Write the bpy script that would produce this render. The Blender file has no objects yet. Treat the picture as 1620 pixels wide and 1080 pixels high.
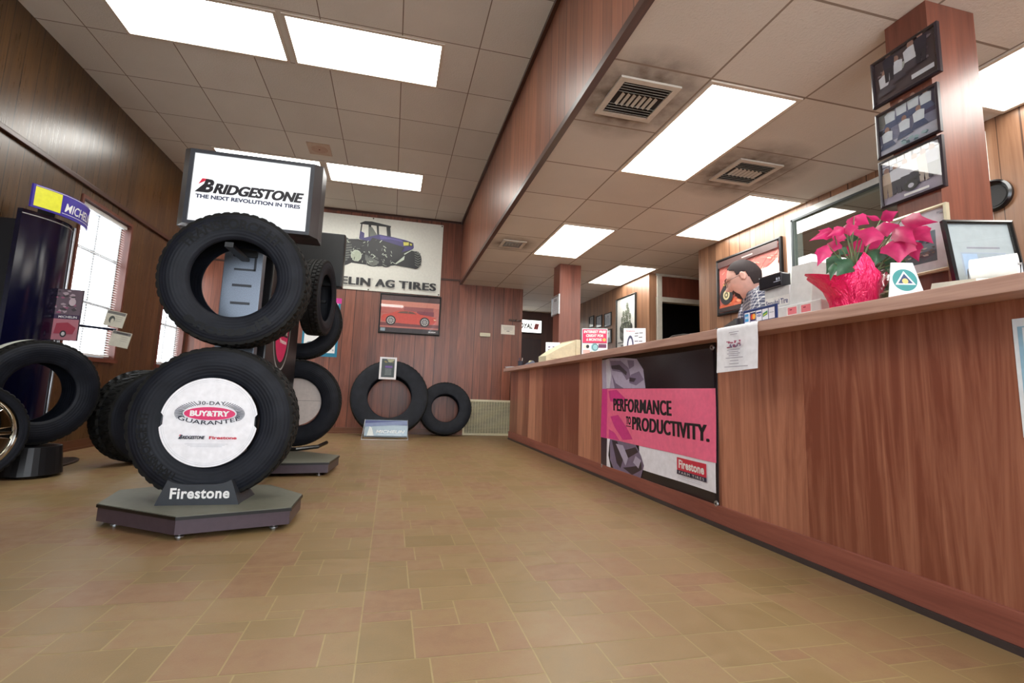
import bpy, bmesh, math, random
from mathutils import Matrix, Vector, Euler
random.seed(7)
PI = math.pi
SC = bpy.context.scene
COL = SC.collection

# ------------------------------------------------------------------ camera
def cam_axes(yaw, pitch, roll):
    cy, sy = math.cos(yaw), math.sin(yaw); cp, sp = math.cos(pitch), math.sin(pitch)
    f = Vector((sy*cp, cy*cp, sp)); r = Vector((cy, -sy, 0)); u = r.cross(f)
    c, s = math.cos(roll), math.sin(roll)
    return r*c + u*s, -r*s + u*c, f
cr, cu_, cf = cam_axes(.2305, .1311, .0346)
cd = bpy.data.cameras.new('camera')
cd.sensor_fit = 'HORIZONTAL'; cd.sensor_width = 36
cd.lens = 772.82/1620*36
cd.shift_x = 5.03/1620; cd.shift_y = -19.49/1620
cd.clip_start = .02; cd.clip_end = 200
cam = bpy.data.objects.new('camera', cd); COL.objects.link(cam)
m = Matrix((cr, cu_, -cf)).transposed().to_4x4(); m.translation = (0, 0, .6512)
cam.matrix_world = m
SC.camera = cam

# ------------------------------------------------------------------ world, exposure
SC.view_settings.view_transform = 'Standard'; SC.view_settings.look = 'None'
SC.view_settings.gamma = 1; SC.view_settings.use_curve_mapping = False
SC.view_settings.exposure = 1.5
w = bpy.data.worlds.new('world'); SC.world = w; w.use_nodes = True
w.node_tree.nodes['Background'].inputs[0].default_value = (.86, .93, 1, 1)
w.node_tree.nodes['Background'].inputs[1].default_value = 3.0
LAMP = 5.0      # strength of the ceiling light diffusers
SC.cycles.max_bounces = 8; SC.cycles.diffuse_bounces = 5; SC.cycles.glossy_bounces = 4
SC.cycles.transparent_max_bounces = 12; SC.cycles.transmission_bounces = 6
SC.cycles.use_denoising = True

# ------------------------------------------------------------------ dimensions
XC, XE, YB, XW, H1, H2, XS = 1.705, 1.587, 7.59, -2.818, 3.363, 2.351, .961
ZT, ZU = 1.013, .966     # counter top, its underside
XR = 3.33

# ------------------------------------------------------------------ materials
def lin(c):
    c /= 255.
    return c/12.92 if c <= .04045 else ((c+.055)/1.055)**2.4
def rgb(t): return (lin(t[0]), lin(t[1]), lin(t[2]), 1)
_M = {}
def newmat(name):
    mt = bpy.data.materials.new(name); mt.use_nodes = True
    nt = mt.node_tree; return mt, nt, nt.nodes['Principled BSDF']
class NT:
    def __init__(s, nt): s.nt = nt
    def n(s, t, **k):
        x = s.nt.nodes.new(t)
        for a, b in k.items(): setattr(x, a, b)
        return x
    def link(s, a, b): s.nt.links.new(a, b)
    def math(s, op, a, b=None, c=None):
        x = s.n('ShaderNodeMath', operation=op)
        for i, v in enumerate((a, b, c)):
            if v is None: continue
            if isinstance(v, (int, float)): x.inputs[i].default_value = v
            else: s.link(v, x.inputs[i])
        return x.outputs[0]
    def mix(s, fac, a, b, blend='MIX'):
        x = s.n('ShaderNodeMix', data_type='RGBA', blend_type=blend)
        for i, v in ((0, fac), (6, a), (7, b)):
            if isinstance(v, (int, float)): x.inputs[i].default_value = v
            elif isinstance(v, tuple): x.inputs[i].default_value = v
            else: s.link(v, x.inputs[i])
        return x.outputs[2]
    def ramp(s, fac, stops, interp='LINEAR'):
        x = s.n('ShaderNodeValToRGB'); cr_ = x.color_ramp; cr_.interpolation = interp
        while len(cr_.elements) > 1: cr_.elements.remove(cr_.elements[-1])
        cr_.elements[0].position = stops[0][0]; cr_.elements[0].color = stops[0][1]
        for p, c in stops[1:]:
            e = cr_.elements.new(p); e.color = c
        s.link(fac, x.inputs[0]); return x.outputs[0]
    def coords(s, scale=(1, 1, 1)):
        tc = s.n('ShaderNodeTexCoord'); mp = s.n('ShaderNodeMapping')
        mp.inputs['Scale'].default_value = scale
        s.link(tc.outputs['Object'], mp.inputs[0]); return mp.outputs[0], tc.outputs['Object']
    def noise(s, vec, scale, detail=3, rough=.55, dist=0):
        x = s.n('ShaderNodeTexNoise'); s.link(vec, x.inputs['Vector'])
        x.inputs['Scale'].default_value = scale; x.inputs['Detail'].default_value = detail
        x.inputs['Roughness'].default_value = rough; x.inputs['Distortion'].default_value = dist
        return x.outputs['Fac']
    def bump(s, h, strength, dist, bs):
        x = s.n('ShaderNodeBump'); x.inputs['Strength'].default_value = strength; x.inputs['Distance'].default_value = dist
        s.link(h, x.inputs['Height']); s.link(x.outputs[0], bs.inputs['Normal'])

def C(t, rough=.5, metal=0, spec=.5, var=.04, vs=30):
    """plain painted, printed or moulded material with a faint mottling"""
    t = tuple(t); k = (t, rough, metal, spec, var)
    if k in _M: return _M[k]
    mt, nt, bs = newmat('mat_%d_%d_%d' % t); q = NT(nt)
    v, _ = q.coords(); nz = q.noise(v, vs, 2)
    c = rgb(t); lo = tuple(x*(1-var*2) for x in c[:3])+(1,); hi = tuple(min(1, x*(1+var)) for x in c[:3])+(1,)
    q.link(q.ramp(nz, [(.3, lo), (.7, hi)]), bs.inputs['Base Color'])
    bs.inputs['Roughness'].default_value = rough; bs.inputs['Metallic'].default_value = metal
    bs.inputs['Specular IOR Level'].default_value = spec
    _M[k] = mt; return mt

def wood(name, c1, c2, axis='Z', ucomp=None, planks=None, rough=.4, bands=None, grain=1.0, coat=.0, bandamp=.45):
    """veneer: grain stretched along axis; planks = (period, [(start, tone)..]) groove pattern along ucomp"""
    mt, nt, bs = newmat(name); q = NT(nt)
    st = {'Z': (14, 14, .9), 'Y': (14, .9, 14), 'X': (.9, 14, 14)}[axis]
    fs = {'Z': (90, 90, 4), 'Y': (90, 4, 90), 'X': (4, 90, 90)}[axis]
    v, obj = q.coords(st)
    sep = q.n('ShaderNodeSeparateXYZ'); q.link(obj, sep.inputs[0])
    n1 = q.noise(v, 1.0, 5, .6, 1.6)
    v2, _ = q.coords(fs); n2 = q.noise(v2, 1.0, 3, .6)
    v3, _ = q.coords((1.2, 1.2, .8)); n3 = q.noise(v3, 1.0, 2)
    f = q.math('ADD', q.math('MULTIPLY', n1, .6), q.math('MULTIPLY', n2, .25*grain))
    f = q.math('ADD', f, q.math('MULTIPLY', n3, .2))
    if bands:
        comp, wd = bands
        wn = q.n('ShaderNodeTexWhiteNoise', noise_dimensions='1D')
        # planks of veneer of uneven width
        u = q.math('DIVIDE', sep.outputs[comp], wd)
        jit = q.math('MULTIPLY', q.math('SINE', q.math('MULTIPLY', q.math('FLOOR', u), 2.4)), .0)
        q.link(q.math('ADD', q.math('FLOOR', q.math('ADD', u, .3)), 31.0), wn.inputs['W'])
        f = q.math('ADD', f, q.math('MULTIPLY', q.math('SUBTRACT', wn.outputs['Value'], .5), bandamp))
    col = q.ramp(f, [(.3, rgb(c1)), (.75, rgb(c2))])
    if planks:
        period, tones = planks
        fr = q.math('FRACT', q.math('DIVIDE', sep.outputs[ucomp], period))
        gw = .005/period; st_ = []
        for i, (p, t) in enumerate(tones):
            st_.append((p, (.26, .22, .20, 1))); st_.append((p+gw, (t, t, t, 1)))
        col = q.mix(1.0, col, q.ramp(fr, st_, 'CONSTANT'), 'MULTIPLY')
    q.link(col, bs.inputs['Base Color'])
    bs.inputs['Roughness'].default_value = rough
    q.link(q.math('ADD', q.math('MULTIPLY', n2, .18), rough-.09), bs.inputs['Roughness'])
    bs.inputs['Coat Weight'].default_value = coat; bs.inputs['Coat Roughness'].default_value = .25
    q.bump(n2, .12, .002, bs)
    return mt

TON = [(0, 1), (.09, .82), (.19, 1.05), (.25, .9), (.375, 1.1), (.5, .86), (.59, 1), (.69, .78), (.78, 1.04), (.90, .92)]
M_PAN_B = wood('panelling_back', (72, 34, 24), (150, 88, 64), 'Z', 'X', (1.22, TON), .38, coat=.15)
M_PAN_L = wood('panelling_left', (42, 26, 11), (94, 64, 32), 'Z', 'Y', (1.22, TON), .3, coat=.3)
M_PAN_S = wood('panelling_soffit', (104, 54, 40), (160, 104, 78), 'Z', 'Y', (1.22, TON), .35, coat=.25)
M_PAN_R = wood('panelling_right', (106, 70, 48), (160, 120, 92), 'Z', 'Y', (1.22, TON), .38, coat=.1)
M_COLUMN = wood('column_veneer', (84, 42, 32), (138, 80, 62), 'Z', rough=.36, coat=.2)
M_FACE = wood('counter_veneer', (122, 66, 48), (208, 144, 114), 'Z', rough=.38, bands=('Y', .285), coat=.2, grain=.5)
M_KICK = wood('kick_veneer', (106, 54, 44), (158, 94, 78), 'Y', rough=.45)
M_TOP = wood('counter_laminate', (146, 106, 92), (206, 168, 152), 'Y', rough=.4, grain=1.6)
M_TRIM = wood('dark_trim_wood', (44, 22, 16), (74, 40, 28), 'Y', rough=.35, coat=.3)
M_TRIMX = wood('dark_trim_wood_across', (44, 22, 16), (74, 40, 28), 'X', rough=.35, coat=.3)
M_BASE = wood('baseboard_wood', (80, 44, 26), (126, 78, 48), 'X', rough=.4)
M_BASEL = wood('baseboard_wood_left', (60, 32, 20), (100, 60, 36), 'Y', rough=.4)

def ceiling_mat(name, x0, y0, tx, ty, col, seam, sw, stains=()):
    mt, nt, bs = newmat(name); q = NT(nt)
    v, obj = q.coords(); sep = q.n('ShaderNodeSeparateXYZ'); q.link(obj, sep.inputs[0])
    def line(comp, o, t):
        f = q.math('FRACT', q.math('DIVIDE', q.math('SUBTRACT', sep.outputs[comp], o-50*t), t))
        return q.math('GREATER_THAN', q.math('ABSOLUTE', q.math('SUBTRACT', f, .5)), .5-sw/t)
    ln = q.math('MAXIMUM', line('X', x0, tx), line('Y', y0, ty))
    wx = q.n('ShaderNodeTexWhiteNoise', noise_dimensions='2D')
    cx = q.n('ShaderNodeCombineXYZ')
    q.link(q.math('FLOOR', q.math('DIVIDE', q.math('SUBTRACT', sep.outputs['X'], x0-50*tx), tx)), cx.inputs[0])
    q.link(q.math('FLOOR', q.math('DIVIDE', q.math('SUBTRACT', sep.outputs['Y'], y0-50*ty), ty)), cx.inputs[1])
    q.link(cx.outputs[0], wx.inputs['Vector'])
    c = rgb(col); d = tuple(x*.86 for x in c[:3])+(1,)
    n1 = q.noise(v, 1.4, 4)
    f = q.math('ADD', q.math('MULTIPLY', n1, .7), q.math('MULTIPLY', wx.outputs[0], .3))
    colr = q.ramp(f, [(.25, d), (.75, c)])
    for (sx, sy, r) in stains:      # soot blown out of the air diffusers
        vm = q.n('ShaderNodeVectorMath', operation='DISTANCE'); q.link(obj, vm.inputs[0]); vm.inputs[1].default_value = (sx, sy, H2)
        nz = q.noise(v, 9, 4)
        k = q.math('SUBTRACT', 1.0, q.math('DIVIDE', vm.outputs['Value'], r))
        k = q.math('MULTIPLY', q.math('MAXIMUM', k, 0), q.math('MULTIPLY', nz, 2.2))
        k = q.math('MINIMUM', k, .8)
        colr = q.mix(k, colr, rgb((70, 52, 40)))
    colr = q.mix(ln, colr, rgb(seam))
    q.link(colr, bs.inputs['Base Color'])
    bs.inputs['Roughness'].default_value = .9; bs.inputs['Specular IOR Level'].default_value = .2
    n2 = q.noise(v, 75, 4, .65); h = q.math('SUBTRACT', n2, q.math('MULTIPLY', ln, .6))
    q.bump(h, .55, .006, bs)
    return mt
M_CEIL1 = ceiling_mat('ceiling_tile_upper', -2.487, 3.542, .6, .6096, (216, 208, 196), (130, 114, 100), .004)
M_CEIL2 = ceiling_mat('ceiling_tile_lower', 1.555, 2.102, .6, .5723, (212, 202, 190), (140, 124, 110), .006,
                      stains=((1.26, 2.38, .46), (2.46, 2.98, .5), (1.24, 5.27, .3)))

def floor_mat():
    mt, nt, bs = newmat('vinyl_floor'); q = NT(nt)
    at = q.n('ShaderNodeAttribute', attribute_name='tone')
    v, _ = q.coords(); n1 = q.noise(v, 260, 2, .7); n2 = q.noise(v, 14, 4, .6); n3 = q.noise(v, 1.6, 3)
    f = q.math('ADD', q.math('MULTIPLY', at.outputs['Fac'], .40), q.math('ADD', q.math('MULTIPLY', n2, .40), q.math('MULTIPLY', n3, .2)))
    col = q.ramp(f, [(.25, rgb((124, 104, 66))), (.48, rgb((142, 118, 82))), (.66, rgb((140, 109, 80))), (.85, rgb((124, 92, 70)))])
    col = q.mix(q.math('MULTIPLY', n1, .35), col, rgb((110, 84, 54)))
    q.link(col, bs.inputs['Base Color'])
    r = q.math('ADD', .3, q.math('MULTIPLY', n2, .22)); q.link(r, bs.inputs['Roughness'])
    q.bump(q.math('ADD', n1, n2), .2, .0015, bs)
    return mt
M_FLOOR = floor_mat()
M_GROUT = C((158, 140, 98), .5)
M_WHITE = C((232, 232, 230), .45)
M_BLACK = C((18, 18, 20), .45)
M_BLKGL = C((14, 14, 16), .22)
M_DKGREY = C((46, 46, 50), .5)
M_ALU = C((180, 182, 184), .35, .9)
M_CHROME = C((225, 222, 212), .08, 1)
M_IVORY = C((214, 206, 180), .45)

def emit(name, t, s):
    mt = bpy.data.materials.new(name); mt.use_nodes = True; nt = mt.node_tree
    nt.nodes.clear(); e = nt.nodes.new('ShaderNodeEmission'); o = nt.nodes.new('ShaderNodeOutputMaterial')
    e.inputs[0].default_value = rgb(t); e.inputs[1].default_value = s
    nt.links.new(e.outputs[0], o.inputs[0]); return mt
M_DIFF = emit('lit_diffuser', (255, 253, 246), LAMP)

def glass(name, refl=.08, tint=(255, 255, 255)):
    mt = bpy.data.materials.new(name); mt.use_nodes = True; nt = mt.node_tree; nt.nodes.clear()
    t = nt.nodes.new('ShaderNodeBsdfTransparent'); g = nt.nodes.new('ShaderNodeBsdfGlossy'); g.inputs['Roughness'].default_value = .02
    t.inputs[0].default_value = rgb(tint)
    f = nt.nodes.new('ShaderNodeFresnel'); ge = nt.nodes.new('ShaderNodeNewGeometry')
    io = nt.nodes.new('ShaderNodeMapRange'); io.inputs[3].default_value = 1.5; io.inputs[4].default_value = 1/1.5
    nt.links.new(ge.outputs['Backfacing'], io.inputs[0]); nt.links.new(io.outputs[0], f.inputs[0])
    a = nt.nodes.new('ShaderNodeMath'); a.operation = 'ADD'; a.inputs[1].default_value = refl; nt.links.new(f.outputs[0], a.inputs[0])
    mx = nt.nodes.new('ShaderNodeMixShader'); o = nt.nodes.new('ShaderNodeOutputMaterial')
    nt.links.new(a.outputs[0], mx.inputs[0]); nt.links.new(t.outputs[0], mx.inputs[1]); nt.links.new(g.outputs[0], mx.inputs[2])
    nt.links.new(mx.outputs[0], o.inputs[0]); return mt
M_GLASS = glass('clear_glass', .0)
M_GLASSP = glass('picture_glass', .02)
M_GLASSW = glass('office_glass', .22, (190, 200, 190))

def rubber(name, t, rough, lines=False):
    mt, nt, bs = newmat(name); q = NT(nt); v, obj = q.coords()
    n1 = q.noise(v, 11, 4); c = rgb(t); hi = tuple(min(1, x*1.7+.004) for x in c[:3])+(1,)
    q.link(q.ramp(n1, [(.35, c), (.8, hi)]), bs.inputs['Base Color'])
    bs.inputs['Roughness'].default_value = rough; bs.inputs['Specular IOR Level'].default_value = .22
    if lines:   # fine moulded rings on the sidewall
        sep = q.n('ShaderNodeSeparateXYZ'); q.link(obj, sep.inputs[0])
        rad = q.math('SQRT', q.math('ADD', q.math('POWER', sep.outputs['X'], 2), q.math('POWER', sep.outputs['Z'], 2)))
        s_ = q.math('SINE', q.math('MULTIPLY', rad, 420)); q.bump(s_, .25, .0012, bs)
    return mt
M_RUB = rubber('tire_sidewall_rubber', (14, 17, 25), .55, True)
M_TREAD = rubber('tire_tread_rubber', (13, 13, 12), .7)
M_LETTER = rubber('tire_raised_lettering', (3, 3, 4), .5)

# ------------------------------------------------------------------ mesh helpers
class MB:
    def __init__(s): s.v = []; s.f = []; s.mi = []; s.mats = []
    def m(s, mat):
        if mat not in s.mats: s.mats.append(mat)
        return s.mats.index(mat)
    def add(s, vs, fs, mat=None, M=None):
        b = len(s.v)
        s.v += [tuple(M @ Vector(p)) if M is not None else tuple(p) for p in vs]
        k = s.m(mat) if mat is not None else 0
        for f in fs: s.f.append(tuple(i+b for i in f)); s.mi.append(k)
        return s
    def box(s, x0, x1, y0, y1, z0, z1, mat=None, M=None, ch=0):
        if ch:
            c = ch; pts = []; fs = []
            bm = bmesh.new(); bmesh.ops.create_cube(bm, size=1)
            for vv in bm.verts: vv.co = Vector(((x0+x1)/2+vv.co.x*(x1-x0), (y0+y1)/2+vv.co.y*(y1-y0), (z0+z1)/2+vv.co.z*(z1-z0)))
            bmesh.ops.bevel(bm, geom=bm.edges[:], offset=c, segments=2, affect='EDGES', profile=.6)
            bm.verts.index_update()
            pts = [tuple(vv.co) for vv in bm.verts]; fs = [tuple(vv.index for vv in f.verts) for f in bm.faces]; bm.free()
            return s.add(pts, fs, mat, M)
        v = [(x, y, z) for x in (x0, x1) for y in (y0, y1) for z in (z0, z1)]
        return s.add(v, [(0, 1, 3, 2), (4, 6, 7, 5), (0, 4, 5, 1), (2, 3, 7, 6), (0, 2, 6, 4), (1, 5, 7, 3)], mat, M)
    def prism(s, poly, z0, z1, mat=None, M=None):
        n = len(poly); v = [(x, y, z0) for x, y in poly]+[(x, y, z1) for x, y in poly]
        f = [tuple(range(n))[::-1], tuple(range(n, 2*n))]+[(i, (i+1) % n, (i+1) % n+n, i+n) for i in range(n)]
        return s.add(v, f, mat, M)
    def lathe(s, prof, n=48, mat=None, M=None, closed=False, axis='Z', a0=0, a1=2*PI):
        """prof: (radius, height) pairs"""
        full = abs(a1-a0-2*PI) < 1e-6; cols = n if full else n+1
        v = []
        for i in range(cols):
            a = a0+(a1-a0)*i/n
            for r, h in prof:
                if axis == 'Z': v.append((r*math.cos(a), r*math.sin(a), h))
                else: v.append((r*math.cos(a), h, r*math.sin(a)))
        k = len(prof); f = []
        for i in range(n):
            j = (i+1) % cols
            for q in range(k if closed else k-1):
                f.append((i*k+q, j*k+q, j*k+(q+1) % k, i*k+(q+1) % k))
        return s.add(v, f, mat, M)
    def tube(s, pts, r, n=8, mat=None, M=None):
        pts = [Vector(p) for p in pts]; v = []; rr = r if isinstance(r, (list, tuple)) else [r]*len(pts)
        for i, p in enumerate(pts):
            d = (pts[min(i+1, len(pts)-1)]-pts[max(i-1, 0)]).normalized()
            a = d.cross(Vector((0, 0, 1)))
            if a.length < .05: a = d.cross(Vector((1, 0, 0)))
            a.normalize(); b = d.cross(a)
            for k in range(n):
                t = 2*PI*k/n; v.append(tuple(p+(a*math.cos(t)+b*math.sin(t))*rr[i]))
        f = [(i*n+k, i*n+(k+1) % n, (i+1)*n+(k+1) % n, (i+1)*n+k) for i in range(len(pts)-1) for k in range(n)]
        f += [tuple(range(n))[::-1], tuple((len(pts)-1)*n+k for k in range(n))]
        return s.add(v, f, mat, M)
    def build(s, name, mat=None, parent=None, smooth=False, loc=None, kind=None, label=None, angle=None):
        me = bpy.data.meshes.new(name); me.from_pydata(s.v, [], s.f)
        for x in (s.mats or [mat]): me.materials.append(x if x is not None else mat)
        if len(s.mats) > 1: me.polygons.foreach_set('material_index', s.mi)
        me.validate()
        if smooth:
            me.polygons.foreach_set('use_smooth', [True]*len(me.polygons))
            if angle: me.set_sharp_from_angle(angle=math.radians(angle))
        me.update()
        o = bpy.data.objects.new(name, me); COL.objects.link(o)
        if parent is not None: o.parent = parent
        if loc: o.location = loc
        if kind: o['kind'] = kind
        if label: o['label'] = label
        return o
def thing(name, label, cat, loc=(0, 0, 0), rotz=0, group=None, rot=None):
    o = bpy.data.objects.new(name, None); COL.objects.link(o); o.empty_display_size = .05
    o.location = loc; o.rotation_euler = rot if rot else (0, 0, rotz)
    o['label'] = label; o['category'] = cat
    if group: o['group'] = group
    return o
def tag(o, label, cat, group=None):
    o['label'] = label; o['category'] = cat
    if group: o['group'] = group
    return o
def struct(name, mb, mat, smooth=False, parent=None):
    o = mb.build(name, mat, parent, smooth)
    o['kind'] = 'structure'; return o
def dup(root, loc, label, rotz=None):
    r = root.copy(); COL.objects.link(r); r.location = loc; r['label'] = label
    if rotz is not None: r.rotation_euler = (0, 0, rotz)
    for ch in list(root.children):
        c = ch.copy(); COL.objects.link(c); c.parent = r
        for g in ch.children:
            d = g.copy(); COL.objects.link(d); d.parent = c
    return r

# ------------------------------------------------------------------ flat lettering and print
_T = {}
def text2d(s, bold=.0, shear=0., spacing=1.):
    k = (s, bold, shear, spacing)
    if k in _T: return _T[k]
    cu = bpy.data.curves.new('t', 'FONT'); cu.body = s; cu.offset = bold; cu.shear = shear; cu.resolution_u = 4; cu.space_character = spacing
    cu.fill_mode = 'BOTH'
    o = bpy.data.objects.new('t', cu); COL.objects.link(o)
    dg = bpy.context.evaluated_depsgraph_get(); dg.update()
    me = bpy.data.meshes.new_from_object(o.evaluated_get(dg))
    vs = [(v.co.x, v.co.y) for v in me.vertices]; fs = [tuple(p.vertices) for p in me.polygons]
    bpy.data.objects.remove(o); bpy.data.curves.remove(cu); bpy.data.meshes.remove(me)
    x0 = min(v[0] for v in vs); x1 = max(v[0] for v in vs); y0 = min(v[1] for v in vs); y1 = max(v[1] for v in vs)
    vs = [((x-x0)/(x1-x0), (y-y0)/(y1-y0)) for x, y in vs]
    _T[k] = (vs, fs); return _T[k]
class Art:
    """flat printed sheet in a local frame: x to the right, z up, facing -y; each layer a hair in front of the last"""
    def __init__(s, step=.00014, base=.0006): s.mb = MB(); s.k = 0; s.step = step; s.base = base; s.warp = None
    def y(s): s.k += 1; return -(s.base+s.step*s.k)
    def poly(s, pts, mat):
        y = s.y(); s.mb.add([(x, y, z) for x, z in pts], [tuple(range(len(pts)))], mat)
    def rect(s, x0, x1, z0, z1, mat): s.poly([(x0, z0), (x1, z0), (x1, z1), (x0, z1)], mat)
    def ell(s, cx, cz, rx, rz, mat, n=40, a0=0, a1=2*PI):
        s.poly([(cx+rx*math.cos(a0+(a1-a0)*i/n), cz+rz*math.sin(a0+(a1-a0)*i/n)) for i in range(n)], mat)
    def ring(s, cx, cz, rx, rz, wd, mat, n=48):
        y = s.y(); v = []; 
        for i in range(n):
            a = 2*PI*i/n; v += [(cx+rx*math.cos(a), y, cz+rz*math.sin(a)), (cx+(rx-wd)*math.cos(a), y, cz+(rz-wd)*math.sin(a))]
        s.mb.add(v, [(2*i, 2*i+1, (2*i+3) % (2*n), (2*i+2) % (2*n)) for i in range(n)], mat)
    def line(s, x0, z0, x1, z1, wd, mat):
        d = Vector((x1-x0, z1-z0)); n = Vector((-d.y, d.x)).normalized()*wd/2
        s.poly([(x0-n.x, z0-n.y), (x1-n.x, z1-n.y), (x1+n.x, z1+n.y), (x0+n.x, z0+n.y)], mat)
    def text(s, t, x0, x1, z0, z1, mat, bold=.02, shear=0., spacing=1., slope=0., fat=0.):
        if fat:
            for q in (-fat, 0, fat): s.text(t, x0+q, x1+q, z0, z1, mat, bold, shear, spacing, slope)
            return
        vs, fs = text2d(t, bold, shear, spacing); y = s.y()
        s.mb.add([(x0+(x1-x0)*a, y, z0+(z1-z0)*b+slope*a) for a, b in vs], fs, mat)
    def arc(s, t, cx, cz, r0, r1, a0, a1, mat, bold=.02, ry=1.):
        """text along an arc from angle a0 to a1 (radians)"""
        vs, fs = text2d(t, bold); y = s.y()
        out = []
        for a, b in vs:
            an = a0+(a1-a0)*a; r = r0+(r1-r0)*b
            out.append((cx+r*math.cos(an), y, cz+r*math.sin(an)*ry))
        s.mb.add(out, fs, mat)
    def blobs(s, x0, x1, z0, z1, n, sz, mats, seed=1):
        rd = random.Random(seed)
        for i in range(n):
            x = rd.uniform(x0, x1); z = rd.uniform(z0, z1); r = sz*rd.uniform(.4, 1)
            pts = [(min(x1, max(x0, x+r*rd.uniform(.6, 1.3)*math.cos(a))), min(z1, max(z0, z+r*rd.uniform(.3, .8)*math.sin(a)))) for a in [2*PI*k/7 for k in range(7)]]
            s.poly(pts, rd.choice(mats))
    def build(s, name, parent, loc=None): return s.mb.build(name, None, parent, loc=loc)

def frame_mb(w, h, fw, d, proud=0):
    """picture frame moulding, w x h outside, facing -y, back at y=0"""
    mb = MB()
    o = [(-w/2, -h/2), (w/2, -h/2), (w/2, h/2), (-w/2, h/2)]
    i = [(-w/2+fw, -h/2+fw), (w/2-fw, -h/2+fw), (w/2-fw, h/2-fw), (-w/2+fw, h/2-fw)]
    mid = [((a[0]*.35+b[0]*.65), (a[1]*.35+b[1]*.65)) for a, b in zip(o, i)]
    v = [(x, 0, z) for x, z in o]+[(x, -d*.8, z) for x, z in o]+[(x, -d, z) for x, z in mid]+[(x, -d*.75, z) for x, z in i]+[(x, 0, z) for x, z in i]
    f = []
    for r in range(4):
        for k in range(4): f.append((r*4+k, r*4+(k+1) % 4, (r+1)*4+(k+1) % 4, (r+1)*4+k))
    mb.add(v, f); return mb
def picture(name, label, cat, loc, rotz, w, h, fw, d, fmat, art, group=None, rot=None, glazed=True):
    t = thing(name, label, cat, loc, rotz, group, rot)
    frame_mb(w, h, fw, d).build('frame', fmat, t)
    b = MB().box(-w/2+fw*.5, w/2-fw*.5, -d*.3, -.0005, -h/2+fw*.5, h/2-fw*.5); b.build('backing_board', C((60, 50, 44)), t)
    art.build('picture_print', t, (0, -d*.3, 0))
    if glazed: MB().add([(-w/2+fw, -d*.72, -h/2+fw), (w/2-fw, -d*.72, -h/2+fw), (w/2-fw, -d*.72, h/2-fw), (-w/2+fw, -d*.72, h/2-fw)], [(0, 1, 2, 3)]).build('glazing', M_GLASSP, t)
    return t
RR = -PI/2     # faces the -x side (hung on a wall to the right)
RL = PI/2      # faces +x
# ================================================================== STRUCTURE
def build_floor():
    mb = MB(); mb.add([(-3.0, -2.4, 0), (6.3, -2.4, 0), (6.3, 10, 0), (-3.0, 10, 0)], [(0, 1, 2, 3)], M_GROUT)
    L = [(0, .32, 0, .48), (.32, .80, 0, .37), (.80, 1, 0, .37), (0, .32, .48, .62), (.32, .62, .37, .62), (.62, 1, .37, .74),
         (0, .40, .62, 1), (.40, .62, .62, .74), (.40, 1, .74, 1)]
    T = .4378; g = .002; tones = []
    rd = random.Random(3); S = 512
    for i in range(-7, 15):
        for j in range(-9, 20):
            bx, by = -.0407+T*i, 1.303+T*j
            flip = False
            for (u0, u1, v0, v1) in L:
                x0, x1, y0, y1 = bx+u0*T+g, bx+u1*T-g, by+v0*T+g, by+v1*T-g
                if x0 < -3 or x1 > 6.3 or y0 < -2.4 or y1 > 10: continue
                mb.add([(x0, y0, .0006), (x1, y0, .0006), (x1, y1, .0006), (x0, y1, .0006)], [(0, 1, 2, 3)], M_FLOOR)
                tones.append(rd.random())
    o = struct('floor', mb, None)
    at = o.data.attributes.new('tone', 'FLOAT', 'FACE'); at.data.foreach_set('value', [0.5]+tones)
build_floor()

mb = MB().box(XW-.12, XS, -2.4, YB+.12, H1, H1+.06); struct('ceiling', mb, M_CEIL1)
mb = MB().box(XS+.02, 6.3, -2.4, 10, H2, H2+.06); struct('ceiling_lower', mb, M_CEIL2)
mb = MB().box(XS, XS+.02, -2.4, YB, H2, H1); struct('wall_soffit', mb, M_PAN_S)
mb = MB().box(XS-.012, XS+.03, -2.4, YB-.002, H2-.012, H2+.03); struct('trim_soffit_lower', mb, M_TRIM)
mb = MB().box(XS-.03, XS, -2.4, YB-.002, H1-.035, H1-.0005); struct('trim_soffit_upper', mb, M_TRIM)
# back wall
mb = MB().box(XW-.12, 2.0, YB, YB+.12, 0, H1); struct('wall_back', mb, M_PAN_B)
mb = MB().box(XW+.03, XS-.03, YB-.02, YB, H1-.03, H1-.0005); struct('trim_back_ceiling', mb, M_TRIMX)
mb = MB().box(XW+.02, XS, YB-.014, YB, 2.392, 2.418); struct('trim_back_ledge', mb, M_TRIMX)
mb = MB().box(XW+.02, 1.10, YB-.016, YB, 0, .085).box(XW+.02, 1.10, YB-.03, YB, 0, .02); struct('baseboard_back', mb, M_BASE)
# left wall with two windows
W1, W2, WZ = (5.02, 5.87), (6.80, 7.50), (.85, 2.29)
mb = MB()
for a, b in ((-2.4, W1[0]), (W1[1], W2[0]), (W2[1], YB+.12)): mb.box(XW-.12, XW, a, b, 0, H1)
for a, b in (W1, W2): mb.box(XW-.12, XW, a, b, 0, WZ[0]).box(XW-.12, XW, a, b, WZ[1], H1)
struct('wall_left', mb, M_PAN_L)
mb = MB().box(XW, XW+.03, -2.4, YB-.02, 2.385, 2.425, ch=.004); struct('trim_left_ledge', mb, M_TRIM)
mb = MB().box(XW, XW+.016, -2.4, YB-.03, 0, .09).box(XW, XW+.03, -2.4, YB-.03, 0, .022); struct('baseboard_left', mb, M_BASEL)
M_WINF = wood('window_frame_wood', (74, 34, 24), (112, 60, 44), 'Z', rough=.4)
M_SASH = C((150, 150, 150), .5)
M_SLAT = C((236, 234, 232), .5)
nt = M_SLAT.node_tree; bs = nt.nodes['Principled BSDF']; bs.inputs['Subsurface Weight'].default_value = 0
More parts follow.
